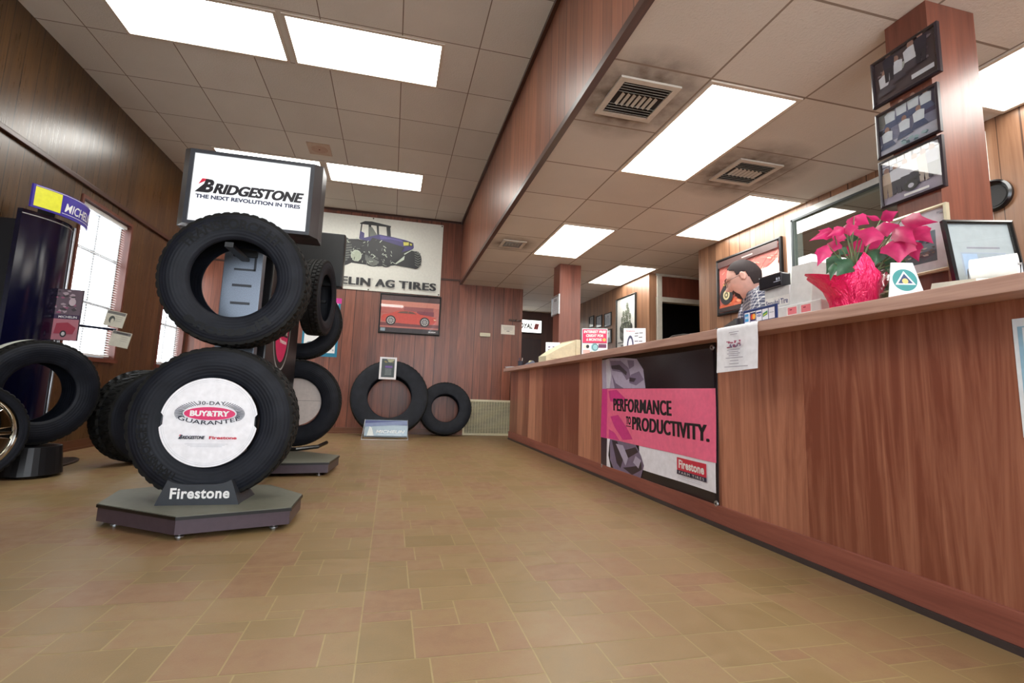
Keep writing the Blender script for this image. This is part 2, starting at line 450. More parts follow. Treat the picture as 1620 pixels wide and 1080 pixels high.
def window(n, y0, y1):
    z0, z1 = WZ
    fr = MB(); t = .022
    fr.box(XW-.11, XW+.012, y0-.02, y0+t*.4, z0-.02, z1+.02).box(XW-.11, XW+.012, y1-t*.4, y1+.02, z0-.02, z1+.02)
    fr.box(XW-.11, XW+.012, y0+t*.4, y1-t*.4, z1-t*.4, z1+.02).box(XW-.11, XW+.03, y0-.03, y1+.03, z0-.03, z0+t*.4)
    o = struct('window_%d' % n, fr, M_WINF)
    sa = MB(); xs0, xs1 = XW-.105, XW-.08
    for z in (z0+.01, z0+(z1-z0)*.36, z0+(z1-z0)*.70, z1-.045): sa.box(xs0, xs1, y0, y1, z, z+.028)
    for y in (y0, (y0+y1)/2-.012, y1-.03): sa.box(xs0-.002, xs1+.002, y, y+.026, z0, z1)
    sa.build('window_sash', M_SASH, o, kind='structure')
    MB().add([(XW-.093, y0, z0), (XW-.093, y1, z0), (XW-.093, y1, z1), (XW-.093, y0, z1)], [(0, 1, 2, 3)]).build('window_pane', M_GLASS, o, kind='structure')
window(1, *W1); window(2, *W2)
def blind(y0, y1, label):
    t = thing('venetian_blind', label, 'window blind', (XW-.045, (y0+y1)/2, WZ[0]+.03), 0, None)
    L = (y1-y0)/2-.02; h = WZ[1]-WZ[0]-.05
    MB().box(-.02, .02, -L, L, h-.03, h).build('head_rail', M_WHITE, t)
    sl = MB(); N = 54
    for i in range(N):
        z = .03+(h-.07)*i/(N-1); c, s = math.cos(.45)*.0125, math.sin(.45)*.0125
        sl.add([(-c, -L, z+s), (c, -L, z-s), (c, L, z-s), (-c, L, z+s), (0, -L, z+.003), (0, L, z+.003)], [(0, 4, 5, 3), (4, 1, 2, 5)])
    sl.build('slats', M_SLAT, t)
    MB().box(-.014, .014, -L, L, 0, .016).build('bottom_rail', M_WHITE, t)
    for y in (-L*.75, 0, L*.75): MB().tube([(0.014, y, .01), (0.014, y, h-.02)], .0012, 5).build('lift_cord', M_WHITE, t)
blind(*W1, 'white venetian blind in the window behind the blue curved display')
blind(*W2, 'white venetian blind in the window nearest the far corner, partly hidden by tires')
# front wall behind the camera: unseen, openings added to let sky light in
mb = MB()
mb.box(XW-.12, 3.45, -2.52, -2.4, 0, .45).box(XW-.12, 3.45, -2.52, -2.4, 2.3, H1+.06)
for x0, x1 in ((XW-.12, -2.3), (-.4, -.25), (1.55, 1.75), (3.1, 3.45)): mb.box(x0, x1, -2.52, -2.4, .45, 2.3)
struct('wall_front', mb, M_PAN_B)
# right wall, office window, alcove, passage
OW = (2.0, 3.50, .95, 2.29)
mb = MB()
mb.box(XR, XR+.10, -2.4, OW[0], 0, H2).box(XR, XR+.10, OW[1], 4.80, 0, H2).box(XR, XR+.10, OW[0], OW[1], 0, OW[2]).box(XR, XR+.10, OW[0], OW[1], OW[3], H2)
mb.box(XR+.10, 5.3, 4.70, 4.80, 0, H2)
struct('wall_right', mb, M_PAN_R)
mb = MB().box(XR, XR+.10, 5.91, 9.7, 0, H2); struct('wall_right_far', mb, M_PAN_R)
fr = MB(); y0, y1, z0, z1 = OW
fr.box(XR-.02, XR+.10, y0, y0+.05, z0, z1).box(XR-.02, XR+.10, y1-.055, y1, z0, z1).box(XR-.02, XR+.10, y0+.05, y1-.055, z1-.05, z1).box(XR-.02, XR+.10, y0+.05, y1-.055, z0, z0+.04)
o = struct('window_3', fr, C((205, 208, 204), .4))
fr = MB(); g = .055
fr.box(XR-.024, XR-.018, y1-g-.02, y1-g, z0+.04, z1-.05).box(XR-.024, XR-.018, y0+.05, y1-g, z1-.068, z1-.05)
fr.build('window_gasket', C((40, 50, 52), .5), o, kind='structure')
MB().add([(XR+.0, y0, z0), (XR+.0, y1, z0), (XR+.0, y1, z1), (XR+.0, y0, z1)], [(0, 1, 2, 3)]).build('window_pane', M_GLASSW, o, kind='structure')
mb = MB().box(XR+.06, 6.2, -2.4, OW[1]+.0, H2-.003, H2-.001); 
mb = MB().box(6.2, 6.3, -2.4, 10, 0, H2); struct('wall_office', mb, M_PAN_R)
MW = wood('alcove_panel', (92, 44, 32), (136, 74, 56), 'Z', rough=.45)
mb = MB().box(3.43, 5.3, 5.91, 5.97, 2.03, H2); mb.box(4.7, 5.3, 5.91, 5.97, 0, 2.03); struct('wall_alcove', mb, MW)
mb = MB().box(5.3, 5.4, 4.7, 5.97, 0, H2); struct('wall_alcove_side', mb, MW)
mb = MB().box(3.44, 3.51, 5.885, 5.99, 0, H2-.03).box(3.51, 4.7, 5.887, 5.99, 1.965, 2.03).box(4.63, 4.7, 5.885, 5.99, 0, 1.965)
mb.box(3.43, 5.3, 5.890, 5.909, H2-.03, H2-.001)
struct('door_1', mb, C((196, 190, 176), .5))
mb = MB().box(3.43, 5.4, 7.6, 7.7, 0, H2).box(5.3, 5.4, 5.97, 7.6, 0, H2); struct('wall_dark_room', mb, C((30, 28, 30), .9))  # near-black wall colour stands in for the darkness of the unlit room
# passage at the back
mb = MB().box(1.90, 2.0, YB+.12, 9.8, 0, H2); struct('wall_passage_left', mb, M_PAN_B)
mb = MB().box(2.0, 2.08, 9.7, 9.8, 0, H2).box(2.98, 3.43, 9.7, 9.8, 0, H2).box(2.08, 2.98, 9.7, 9.8, 1.80, H2); struct('wall_passage_end', mb, wood('passage_wood', (66, 34, 24), (100, 58, 42), 'Z'))
dr = MB(); dk = wood('dark_door_wood', (48, 22, 20), (76, 38, 32), 'Z')
dr.box(2.08, 2.2, 9.71, 9.75, 0, 1.8).box(2.55, 2.98, 9.71, 9.75, 0, 1.8).box(2.2, 2.55, 9.71, 9.75, 1.66, 1.8).box(2.2, 2.55, 9.71, 9.75, 0, .75).box(2.2, 2.55, 9.71, 9.75, 1.18, 1.2)
o = struct('door_2', dr, dk)
MB().box(2.56, 2.575, 9.68, 9.71, .95, 1.08).build('door_handle', M_ALU, o, kind='structure')
MB().add([(2.2, 9.73, .75), (2.55, 9.73, .75), (2.55, 9.73, 1.66), (2.2, 9.73, 1.66)], [(0, 1, 2, 3)]).build('door_pane', M_GLASS, o, kind='structure')
# two panelled columns
mb = MB().box(2.035, 2.325, 5.88, 6.12, 0, H2-.001); struct('column', mb, M_COLUMN)
mb = MB().box(2.078, 2.345, 1.41, 1.585, 0, H2-.001); struct('column', mb, M_COLUMN)

# ================================================================== CEILING FITTINGS
def ceiling_light(x0, x1, y0, y1, z, label, group='fluorescent ceiling lights'):
    t = thing('ceiling_light', label, 'ceiling light', ((x0+x1)/2, (y0+y1)/2, z), 0, group)
    a, b = (x1-x0)/2, (y1-y0)/2; f = .018
    mb = MB().box(-a-.006, -a+f, -b-.006, b+.006, -.010, -.0005).box(a-f, a+.006, -b-.006, b+.006, -.010, -.0005).box(-a+f, a-f, -b-.006, -b+f, -.010, -.0005).box(-a+f, a-f, b-f, b+.006, -.010, -.0005)
    mb.build('trim_frame', C((206, 192, 176), .6), t)
    MB().box(-a+f, a-f, -b+f, b-f, -.006, -.0008).build('diffuser', M_DIFF, t)
    return t
P = 'in the high ceiling'
ceiling_light(-2.19, -1.005, 3.57, 4.14, H1, 'left one of the two bright light panels in the high ceiling nearest the viewer')
ceiling_light(-.955, .235, 3.57, 4.14, H1, 'right one of the two bright light panels in the high ceiling nearest the viewer')
ceiling_light(-2.19, -1.005, 5.99, 6.53, H1, 'light panel in the high ceiling mostly hidden behind the white tire sign')
ceiling_light(-.955, .235, 5.99, 6.53, H1, 'light panel in the high ceiling just past the round ceiling speaker grille')
ceiling_light(-.955, .235, 1.13, 1.70, H1, 'unseen light panel added to the high ceiling overhead')  # panel added out of view to brighten the room
ceiling_light(-.955, .235, -1.3, -.73, H1, 'unseen light panel added to the high ceiling behind the viewer')  # unseen panel, added behind the camera for more light
ceiling_light(1.565, 2.14, 2.115, 3.235, H2, 'large light panel over the counter between two sooty air vents')
ceiling_light(1.565, 2.14, 4.44, 5.565, H2, 'light panel over the counter in front of the far square column')
ceiling_light(2.765, 3.31, 3.29, 4.405, H2, 'light panel over the framed red off-road poster')
ceiling_light(2.765, 3.31, 5.65, 6.74, H2, 'light panel furthest along, above the white poster of stacked tires')
ceiling_light(2.765, 3.31, .72, 1.90, H2, 'light panel at the right edge behind the near column')
ceiling_light(1.565, 2.14, -.4, .75, H2, 'unseen light panel added over the near end of the counter')  # added panel, out of view, lighting the near counter
def vent(loc, label, s=.36, n=7, name='air_vent'):
    t = thing(name, label, 'air vent', loc, 0, 'ceiling air vents')
    h = s/2; M = C((196, 186, 172), .55); D = C((30, 24, 22), .8)
    MB().box(-h, h, -h, -h+.035, -.012, -.0005).box(-h, h, h-.035, h, -.012, -.0005).box(-h, -h+.035, -h+.035, h-.035, -.012, -.0005).box(h-.035, h, -h+.035, h-.035, -.012, -.0005).build('vent_frame', M, t)
    MB().box(-h+.03, h-.03, -h+.03, h-.03, -.003, -.0008).build('dark_duct', D, t)
    k = h-.04; sl = MB()
    def blade(x0, y0, x1, y1):
        d = Vector((x1-x0, y1-y0, 0)).normalized(); nn = Vector((-d.y, d.x, 0))*.007
        a, b = Vector((x0, y0, 0)), Vector((x1, y1, 0))
        u = Vector((0, 0, -.014)); l = Vector((0, 0, -.004))
        sl.add([a-nn+u, b-nn+u, b+nn+l, a+nn+l, a-nn+u+Vector((0, 0, .0015)), b-nn+u+Vector((0, 0, .0015)), b+nn+l+Vector((0, 0, .0015)), a+nn+l+Vector((0, 0, .0015))],
               [(0, 1, 2, 3), (7, 6, 5, 4), (0, 4, 5, 1), (3, 2, 6, 7)])
    for i in range(4): q = k-.012-i*.024; blade(-k, q, k, q)              # far bank
    for i in range(n): q = -k*.72+i*(k*1.44)/(n-1); blade(q, -k*.35, q, k*.42)   # middle bank
    for i in range(4): q = -k+.012+i*.022; blade(-k, q, k, q)
    sl.build('louvre_blades', M, t)
    return t
vent((1.265, 2.385, H2), 'square air vent with dark soot marks close to the soffit')
vent((2.47, 2.975, H2), 'sooty square air vent between two counter light panels')
vent((1.245, 5.27, H2), 'small air vent furthest down the low ceiling', .27, 5)
t = thing('speaker_grille', 'beige round-holed speaker grille in the high ceiling', 'ceiling speaker', (-.975, 5.68, H1))
MB().box(-.125, .125, -.14, .14, -.008, -.0005, ch=.003).build('face_plate', C((190, 164, 142), .6), t)
MB().lathe([(0, -.010), (.088, -.010), (.092, -.008)], 32).build('speaker_mesh', C((184, 152, 130), .7), t)
MB().lathe([(0, -.014), (.008, -.013), (.009, -.009)], 12).build('centre_screw', C((120, 40, 40), .5), t)

# ================================================================== COUNTER
t = thing('service_counter', 'long reddish wood veneer service counter running down the right side', 'counter', (XC, 2.4, 0))
Y0, Y1 = -4.5, 4.62
MB().box(0, .06, Y0, Y1, .10, ZU).box(.06, .36, Y1-.03, Y1, .10, ZU).build('front_panel', M_FACE, t)
MB().box(-.014, .03, Y0, Y1, .022, .112, ch=.002).build('kick_board', M_KICK, t)
MB().box(-.02, .03, Y0, Y1, 0, .022).build('shoe_strip', C((60, 50, 50), .35), t)
MB().box(.34, .358, Y0, Y1, .0, ZU).build('rear_panel', M_KICK, t)
o = MB().box(XE, 2.07, -2.1, 7.02, ZU, ZT, ch=.003).build('countertop', M_TOP)
tag(o, 'long wood-grain laminate top overhanging the service counter', 'countertop')
# ================================================================== TIRES
def tire(name, label, loc, ang, R, r, W, cat='tire', group=None, style='rib', words=(), tilt=0, lean=0):
    """ang: heading of the face normal, 0 = facing -y, positive turns towards +x"""
    t = thing(name, label, cat, loc, 0, group, rot=(tilt, lean, ang))
    m_ = (R+r)/2
    # sidewalls, beads and inner liner
    side = [(R-.022, .44*W), (R-.045, .485*W), (m_+.012, .5*W), (m_-.015, .495*W), (r+.022, .44*W), (r+.012, .43*W), (r+.004, .40*W), (r, .375*W), (r+.002, .34*W), (r+.02, .37*W), (m_, .44*W), (R-.03, .40*W), (R-.018, .30*W), (R-.014, 0)]
    mb = MB()
    mb.lathe(side, 96, axis='Y'); mb.lathe([(a, -b) for a, b in side][::-1], 96, axis='Y')
    mb.build('sidewall', M_RUB, t, True, angle=50)
    # tread band
    N = 192; gd = .009 if style != 'ag' else .016
    if style == 'rib':
        P_ = [(-.44, -.022, 2), (-.43, -.008, 2), (-.39, -.003, 1), (-.29, -.001, 1), (-.285, -gd, 0), (-.255, -gd, 0), (-.25, -.0005, 3), (-.09, 0, 3), (-.085, -gd, 0), (-.055, -gd, 0), (-.05, 0, 0),
              (.05, 0, 0), (.055, -gd, 0), (.085, -gd, 0), (.09, 0, 3), (.25, -.0005, 3), (.255, -gd, 0), (.285, -gd, 0), (.29, -.001, 1), (.39, -.003, 1), (.43, -.008, 2), (.44, -.022, 2)]
    else:
        P_ = [(-.44, -.022, 2), (-.42, -.006, 2), (-.36, -.002, 4), (-.26, -.001, 4), (-.16, 0, 4), (-.06, 0, 4), (-.02, -gd, 0), (.02, -gd, 0), (.06, 0, 4), (.16, 0, 4), (.26, -.001, 4), (.36, -.002, 4), (.42, -.006, 2), (.44, -.022, 2)]
    v = []
    for i in range(N):
        a = 2*PI*i/N
        for (b, d, kd) in P_:
            dd = d; aa = a
            if kd in (1, 2) and i % 4 == 0: dd -= .008 if kd == 1 else .004
            if kd == 3 and i % 4 == 2: dd -= .006
            if kd == 4:
                sh = int(abs(b)*14)
                if (i+sh) % 6 < 2: dd -= .010
            v.append(((R+dd)*math.cos(aa), b*W, (R+dd)*math.sin(aa)))
    k = len(P_); f = []
    for i in range(N):
        j = (i+1) % N
        for q in range(k-1): f.append((i*k+q, j*k+q, j*k+q+1, i*k+q+1))
    MB().add(v, f).build('tread', M_TREAD, t)
    for (s_, a0, a1, hh) in words:
        a = Art(base=.5*W+.0002); a.step = 0; a.arc(s_, 0, 0, m_-hh/2, m_+hh/2, a0, a1, M_LETTER, bold=.03)
        o = a.build('raised_lettering', t)
        for vv in o.data.vertices:      # follow the bulge of the sidewall
            rad = math.hypot(vv.co.x, vv.co.z); q = abs(rad-m_)/((R-r)/2)
            vv.co.y = -(W*(.5-.018*q*q)+.0012)
    return t
G1 = 'display tires on the tire towers'
tire('tire', 'black truck tire hung high on the front tower, white wall sign behind its top edge', (-.803, 2.745, 1.178), .03, .345, .197, .235,
     words=(('TRANSFORCE HT', math.radians(150), math.radians(42), .052), ('Firestone', math.radians(312), math.radians(228), -.05)), group=G1)
tire('tire', 'black truck tire on the front tower base holding the round white paper disc', (-.822, 2.725, .466), .03, .365, .203, .225,
     words=(('TRANSFORCE HT', math.radians(245), math.radians(170), .045),), group=G1)
def tower_base(t, poly, z0, z1):
    cx = sum(p[0] for p in poly)/len(poly); cy = sum(p[1] for p in poly)/len(poly)
    side = C((74, 62, 70), .35, .3)
    MB().prism([(cx+(x-cx)*.985, cy+(y-cy)*.985) for x, y in poly], z0, z1-.014).build('base_plinth', side, t)
    MB().prism(poly, z1-.016, z1-.003, C((12, 12, 12), .4)).prism([(cx+(x-cx)*.992, cy+(y-cy)*.992) for x, y in poly], z1-.003, z1, C((104, 104, 92), .5)).build('base_top', None, t)
    for x, y in poly[:5]: MB().lathe([(0, 0), (.018, 0), (.018, .006), (.006, .008), (.006, z0)], 12, None, Matrix.Translation((cx+(x-cx)*.82, cy+(y-cy)*.82, 0))).build('levelling_foot', M_ALU, t)
SPK = C((120, 128, 140), .38, .6, var=.12, vs=240)
def bridgeword(a, x0, x1, z0, z1, dark, red, big=1.3):
    """slanted company wordmark with its red wedge, drawn as on the sign"""
    h = z1-z0; w_ = x1-x0
    bx = x0+.125*w_
    a.poly([(x0+.025*w_, z0+.75*h), (x0+.055*w_, z0+1.32*h), (x0+.115*w_, z0+1.32*h), (x0+.07*w_, z0+1.02*h)], red)
    a.poly([(x0, z0), (x0+.112*w_, z0+1.22*h), (x0+.085*w_, z0+.0*h)], dark)
    a.text('B', x0+.055*w_, x0+.165*w_, z0, z0+1.3*h, dark, .05, .25)
    a.text('RIDGESTONE', x0+.165*w_, x1, z0, z1, dark, .03, .28, 1.0, fat=.004*w_)
t = thing('tire_display_tower', 'grey slotted tire tower with a white sign box on top and heptagonal base', 'display stand', (0, 0, 0))
tower_base(t, [(-1.25, 2.635), (-.832, 2.362), (-.409, 2.497), (-.409, 2.79), (-.62, 3.06), (-1.12, 3.08), (-1.31, 2.95)], .025, .10)
col = MB().box(-.95, -.752, 2.95, 3.02, .10, 1.56, SPK, ch=.004)
dk = C((8, 14, 26), .4)
for z in [1.097+.1*k*1.0 for k in range(-9, 2)]: col.box(-.895, -.797, 2.944, 2.9499, z-.006, z+.007, dk)
col.box(-.893, -.785, 2.9435, 2.9499, 1.283, 1.293, dk).box(-.793, -.783, 2.9435, 2.9499, 1.287, 1.40, dk)
col.build('slotted_column', None, t)
MB().box(-.86, -.82, 2.66, 2.95, 1.335, 1.352).box(-.86, -.82, 2.655, 2.665, 1.335, 1.36).box(-.90, -.78, 2.93, 2.95, 1.36, 1.45).build('support_arm', M_BLACK, t)
# header sign box
hd = MB()
F0 = [(-1.158, 1.508), (-.512, 1.508), (-.512, 1.935), (-1.158, 1.935)]
B0 = [(-1.246, 1.535), (-.49, 1.535), (-.49, 1.995), (-1.246, 1.995)]
I0 = [(-1.137, 1.527), (-.534, 1.527), (-.534, 1.916), (-1.137, 1.916)]
v = [(x, 2.905, z) for x, z in I0]+[(x, 2.893, z) for x, z in I0]+[(x, 2.893, z) for x, z in F0]+[(x, 3.05, z) for x, z in B0]+[(x, 3.2, z) for x, z in B0]
f = [(a*4+k, a*4+(k+1) % 4, a*4+4+(k+1) % 4, a*4+4+k) for a in range(4) for k in range(4)]+[(16, 17, 18, 19), (0, 1, 2, 3)]
hd.add(v, f); hd.build('sign_housing', C((52, 54, 60), .35), t)
a = Art(base=0)
fm = C((236, 240, 242), .26); fb = fm.node_tree.nodes['Principled BSDF']; fb.inputs['Emission Color'].default_value = (.93, .96, 1, 1); fb.inputs['Emission Strength'].default_value = .12   # weak emission added to brighten the white sign face
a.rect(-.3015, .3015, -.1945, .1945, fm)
BK, RD, NV = C((24, 20, 26), .4), C((214, 30, 62), .4), C((24, 34, 70), .4)
bridgeword(a, -.283, .275, -.028, .032, BK, RD)
a.text('THE NEXT REVOLUTION IN TIRES', -.276, .262, -.063, -.040, NV, .04)
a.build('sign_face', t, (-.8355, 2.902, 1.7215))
# chock with lettering
ck = MB(); n = 24; zt = lambda u: .212-.022*(1-(2*u-1)**4)
tp = [(-.955+.262*i/n, zt(i/n)) for i in range(n+1)]
poly = [(-.998, .10)]+[(-.995, .108)]+tp+[(-.655, .108), (-.652, .10)]
k = len(poly)
ck.add([(x, 2.572, z) for x, z in poly]+[(x, 2.598, z) for x, z in poly], [tuple(range(k)), tuple(range(k, 2*k))[::-1]]+[(i, i+k, (i+1) % k+k, (i+1) % k) for i in range(k)])
for x0, x1, xb in ((-.955, -.992, -1.0), (-.693, -.655, -.64)):
    ck.add([(x0, 2.598, .205), (x1, 2.598, .10), (x0, 2.598, .10), (xb, 2.80, .10), (x0, 2.80, .10), ((x0+xb)/2, 2.80, .135)], [(0, 1, 2), (3, 5, 4), (0, 1, 3, 5), (0, 2, 4, 5), (1, 2, 4, 3)])
ck = ck.build('tire_chock', C((44, 48, 54), .4), t)
a = Art(base=0); a.text('Firestone', -.94, -.695, .128, .176, M_WHITE, .03, .0, 1.08); a.build('chock_lettering', ck, (0, 2.5715, 0))
# paper disc in the lower tire
t = thing('guarantee_disc', 'round white paper disc with a pink oval in the lower tire of the front tower', 'sign', (-.822, 2.6, .470), .03)
pts = []; R = .207
for i in range(97):
    an = 2*PI*i/96; x, z = R*math.cos(an), R*math.sin(an)
    if -.02 < z < .028: x = math.copysign(R*.93, x)
    pts.append((x, z))
pts = pts[:-1]
mb = MB(); k = len(pts); mb.add([(x, 0, z) for x, z in pts]+[(x, .004, z) for x, z in pts], [tuple(range(k)), tuple(range(k, 2*k))[::-1]]+[(i, i+k, (i+1) % k+k, (i+1) % k) for i in range(k)])
mb.build('paper_disc', C((236, 236, 240), .5), t)
a = Art(base=0); PK = C((212, 24, 96), .4); IN = C((20, 30, 50), .5)
a.ring(0, 0, .198, .198, .0008, C((150, 160, 170), .5)); a.ring(0, 0, .19, .19, .0006, C((170, 176, 186), .5))
for s_ in (-1, 1):
    for i in range(17):
        an = math.radians(-22+i*5.2); c, s1 = math.cos(an), math.sin(an)
        x0, z0 = .114*c, .04+.034*s1*(1.1 if i < 9 else 1.25); x1, z1 = .145*c+.004, .04+.062*s1
        if i < 17: a.line(s_*x0, z0, s_*x1, z1, .0028, IN)
a.ell(0, .04, .108, .03, PK, 48)
a.text('BUY&TRY', -.083, .083, .027, .053, M_WHITE, .05)
a.text('30-DAY', -.055, .062, .080, .097, IN, .01, 0, 1.1)
a.arc('GUARANTEE', 0, .36, .372, .353, math.radians(249), math.radians(291), IN, .01)
bridgeword(a, -.12, -.01, -.078, -.063, IN, RD)
a.text('Firestone', .008, .125, -.078, -.064, C((190, 30, 60), .4), .04)
for i in range(3): a.line(-.09+.012*i, -.100-.006*i, .09-.012*i, -.100-.006*i, .0016, C((190, 194, 200), .5))
a.build('disc_print', t)
# ---- second tower, seen from its back
t = thing('tire_display_tower', 'black tire tower behind the front one, blank black sign back and pink oval panel', 'display stand', (0, 0, 0))
tower_base(t, [(-1.28, 4.0), (-.86, 3.88), (-.412, 3.93), (-.376, 4.34), (-.72, 4.62), (-1.25, 4.62)], .025, .10)
MB().box(-.83, -.75, 3.20, 4.17, .10, 1.62, ch=.01).build('side_board', C((14, 14, 16), .3), t)
a = Art(base=0)
a.ell(3.60, 1.06, .262, .31, C((150, 156, 158), .4)); a.ell(3.60, 1.06, .246, .294, M_BLACK); a.ell(3.60, 1.06, .20, .25, PK)
a.rect(3.46, 3.78, .99, 1.06, C((20, 20, 24), .4)); a.text('BRIDGESTONE', 3.47, 3.77, 1.005, 1.045, C((210, 200, 190), .4), .05, .2); a.text('Firestone', 3.55, 3.75, .94, .97, M_WHITE, .03)
o = a.build('oval_emblem', t)
for vv in o.data.vertices: vv.co = Vector((-.7495-vv.co.y, vv.co.x, vv.co.z))
MB().box(-1.02, -.84, 4.27, 4.44, .10, 1.60, ch=.005).build('column', C((16, 16, 18), .4), t)
MB().box(-1.16, -.475, 4.40, 4.52, 1.52, 1.995, ch=.012).build('sign_housing', C((30, 32, 34), .3), t)
MB().tube([(-1.2, 4.3, .15), (-1.0, 4.22, .155), (-.70, 4.22, .16), (-.55, 4.32, .17), (-.50, 4.45, .19)], .016, 8).build('tire_tray_bar', M_BLKGL, t)
MB().box(-.95, -.60, 4.44, 4.6, 1.38, 1.40).build('support_arm', M_BLACK, t)
tire('tire', 'narrow-looking tire seen edge-on beside the blank black sign back', (-.625, 4.19, 1.375), PI/2-.12, .312, .19, .16, group=G1, style='rib')
tire('tire', 'tire below the blank black sign back, in front of the blue-bordered poster', (-.826, 4.76, 1.235), .05, .345, .2, .2, group=G1)
tire('tire', 'tire on the far side of the black tower, pale disc in its centre', (-.80, 4.66, .512), .05, .376, .21, .22, group=G1)
t = thing('guarantee_disc', 'pale blank paper disc in the low tire behind the black tower', 'sign', (-.80, 4.60, .53), .05)
MB().lathe([(0, 0), (.215, 0), (.215, .004), (0, .004)], 64, axis='Y').build('paper_disc', C((206, 196, 190), .6), t)
MB().box(-.2, .2, -.0012, 0, -.002, .002).build('fold_line', C((150, 144, 140), .6), t)
tire('tire', 'herringbone-tread tire standing on the floor, left behind the front tower', (-1.93, 4.62, .372), 1.05, .37, .2, .26, style='ag', group=None)

# ================================================================== LEFT DISPLAY (curved blue)
BL = C((9, 9, 34), .15); 
t = thing('curved_display_stand', 'tall dark blue curved display with a purple-blue header band, by the left window', 'display stand', (-2.66, 4.36, 0), 0)
def arcpanel(z0, z1, y0, y1, bulge, th, x0=0., n=20, dx=0):
    v = []; f = []
    for i in range(n+1):
        u = i/n; y = y0+(y1-y0)*u; x = x0+dx*u+bulge*(1-(2*u-1)**2)
        nx = Vector((1, -(bulge*(-2)*(2*u-1)*2/(y1-y0))*1.0, 0)).normalized()
        for z in (z0, z1):
            v.append((x, y, z)); v.append((x-th, y, z))
    for i in range(n):
        a, b = i*4, (i+1)*4
        f += [(a, b, b+2, a+2), (a+1, a+3, b+3, b+1), (a+2, b+2, b+3, a+3), (a, a+1, b+1, b)]
    f += [(0, 2, 3, 1), (n*4, n*4+1, n*4+3, n*4+2)]
    return v, f
MB().lathe([(0, 0), (.36, 0), (.365, .012), (.35, .02), (0, .02)], 48, None, Matrix.Diagonal((.42, 1.15, 1, 1))@Matrix.Identity(4)).build('floor_disc', C((20, 20, 22), .4), t, loc=(.17, .02, 0))
v, f = arcpanel(.06, 1.86, -.24, .18, .06, .03, -.01, dx=.09); MB().add(v, f).build('curved_panel', BL, t, True, angle=40)
MB().box(-.14, -.045, -.23, .18, .02, 1.78).build('rear_column', C((10, 10, 16), .4), t)
MB().tube([(.085, .19, .08), (.085, .19, 1.86)], .009, 8).build('edge_tube', M_ALU, t)
v, f = arcpanel(1.825, 1.832, -.24, .18, .063, .02, -.009, dx=.09); MB().add(v, f).build('panel_top_strip', M_ALU, t)
MB().lathe([(0, .02), (.17, .02), (.15, .198), (0, .198)], 32, None, Matrix.Translation((.36, -.38, 0))).build('tire_pedestal', C((14, 14, 18), .4), t)
YW = C((226, 226, 60), .4); BP = C((58, 44, 150), .35)
v, f = arcpanel(1.875, 2.05, -.25, .30, .085, .012, .04, dx=.07); hb = MB().add(v, f).build('header_band', BP, t, True, angle=40)
a = Art(base=.0); a.step = .0006
a.rect(-.24, -.09, 1.89, 2.035, YW); a.rect(-.08, .29, 1.897, 1.901, M_WHITE); a.rect(-.24, .29, 2.040, 2.043, M_WHITE); a.text('MICHELIN', -.065, .27, 1.915, 1.985, M_WHITE, .012, .2)
o = a.build('header_print', hb)
# subdivide so that the print bends with the band
bm = bmesh.new(); bm.from_mesh(o.data); bmesh.ops.subdivide_edges(bm, edges=[e for e in bm.edges if abs(e.verts[0].co.x-e.verts[1].co.x) > .03], cuts=8, use_grid_fill=True); bm.to_mesh(o.data); bm.free()
for vv in o.data.vertices:
    x, d, z = vv.co.x, -vv.co.y, vv.co.z; u = (x+.25)/.55
    vv.co = Vector((.04+.07*u+.085*(1-(2*u-1)**2)+.0012+d*1.0, x, z))
MB().box(-.05, .03, -.03, .03, 1.78, 1.98).build('header_post', C((14, 14, 20), .4), t)
MB().tube([(.05, .2, 1.085), (.22, .25, 1.075), (.45, .22, 1.055)], .010, 8).build('side_arm', C((16, 20, 44), .3), t)
for i, (dx, dz, gb) in enumerate(((.475, 1.135, 1), (.53, .975, 0))):
    cdm = MB().box(-.072, .072, 0, .006, -.062, .062, M=Matrix.Translation((dx, .14, dz))@Matrix.Rotation(.18, 4, 'Y')@Matrix.Rotation(-.1, 4, 'Z'))
    o = cdm.build('sample_card', C((214, 208, 190), .45), t)
    a = Art(base=0); a.rect(-.068, .068, .036, .058, C((120, 116, 112), .5)); 
    if gb: a.ell(-.02, -.008, .022, .03, C((80, 84, 78), .5)); a.ell(-.014, -.02, .012, .022, C((214, 208, 190), .45))
    else: a.rect(-.04, .045, .043, .051, C((60, 56, 56), .5))
    for j in range(3): a.line(-.0, .02-.016*j, .055, .02-.016*j, .0022, C((150, 146, 134), .5))
    p = a.build('card_print', o); p.matrix_local = Matrix.Translation((dx, .14, dz))@Matrix.Rotation(.18, 4, 'Y')@Matrix.Rotation(-.1, 4, 'Z')@Matrix.Translation((0, -.0006, 0))
t = thing('product_sign', 'small upright sign with two old photos, leaning before the blue curved display', 'sign', (-2.485, 4.44, .94), .1)
MB().box(-.09, .09, 0, .012, 0, .40).build('sign_board', C((36, 16, 34), .3), t)
for x_ in (-.05, -.02): MB().tube([(x_, .006, -.12), (x_, .006, 0)], .004, 6).build('wire_clip', M_ALU, t)
a = Art(base=0); MG = C((150, 84, 110), .4)
a.rect(-.086, .086, .20, .396, C((96, 78, 88), .4)); a.rect(-.086, .086, .004, .165, C((176, 110, 120), .4)); a.rect(-.086, .086, .165, .20, C((50, 20, 60), .4))
a.text('MICHELIN', -.045, .07, .174, .191, M_WHITE, .012)
a.blobs(-.08, .08, .21, .39, 26, .022, [C((60, 50, 56), .4), C((170, 150, 156), .4), MG], 4)
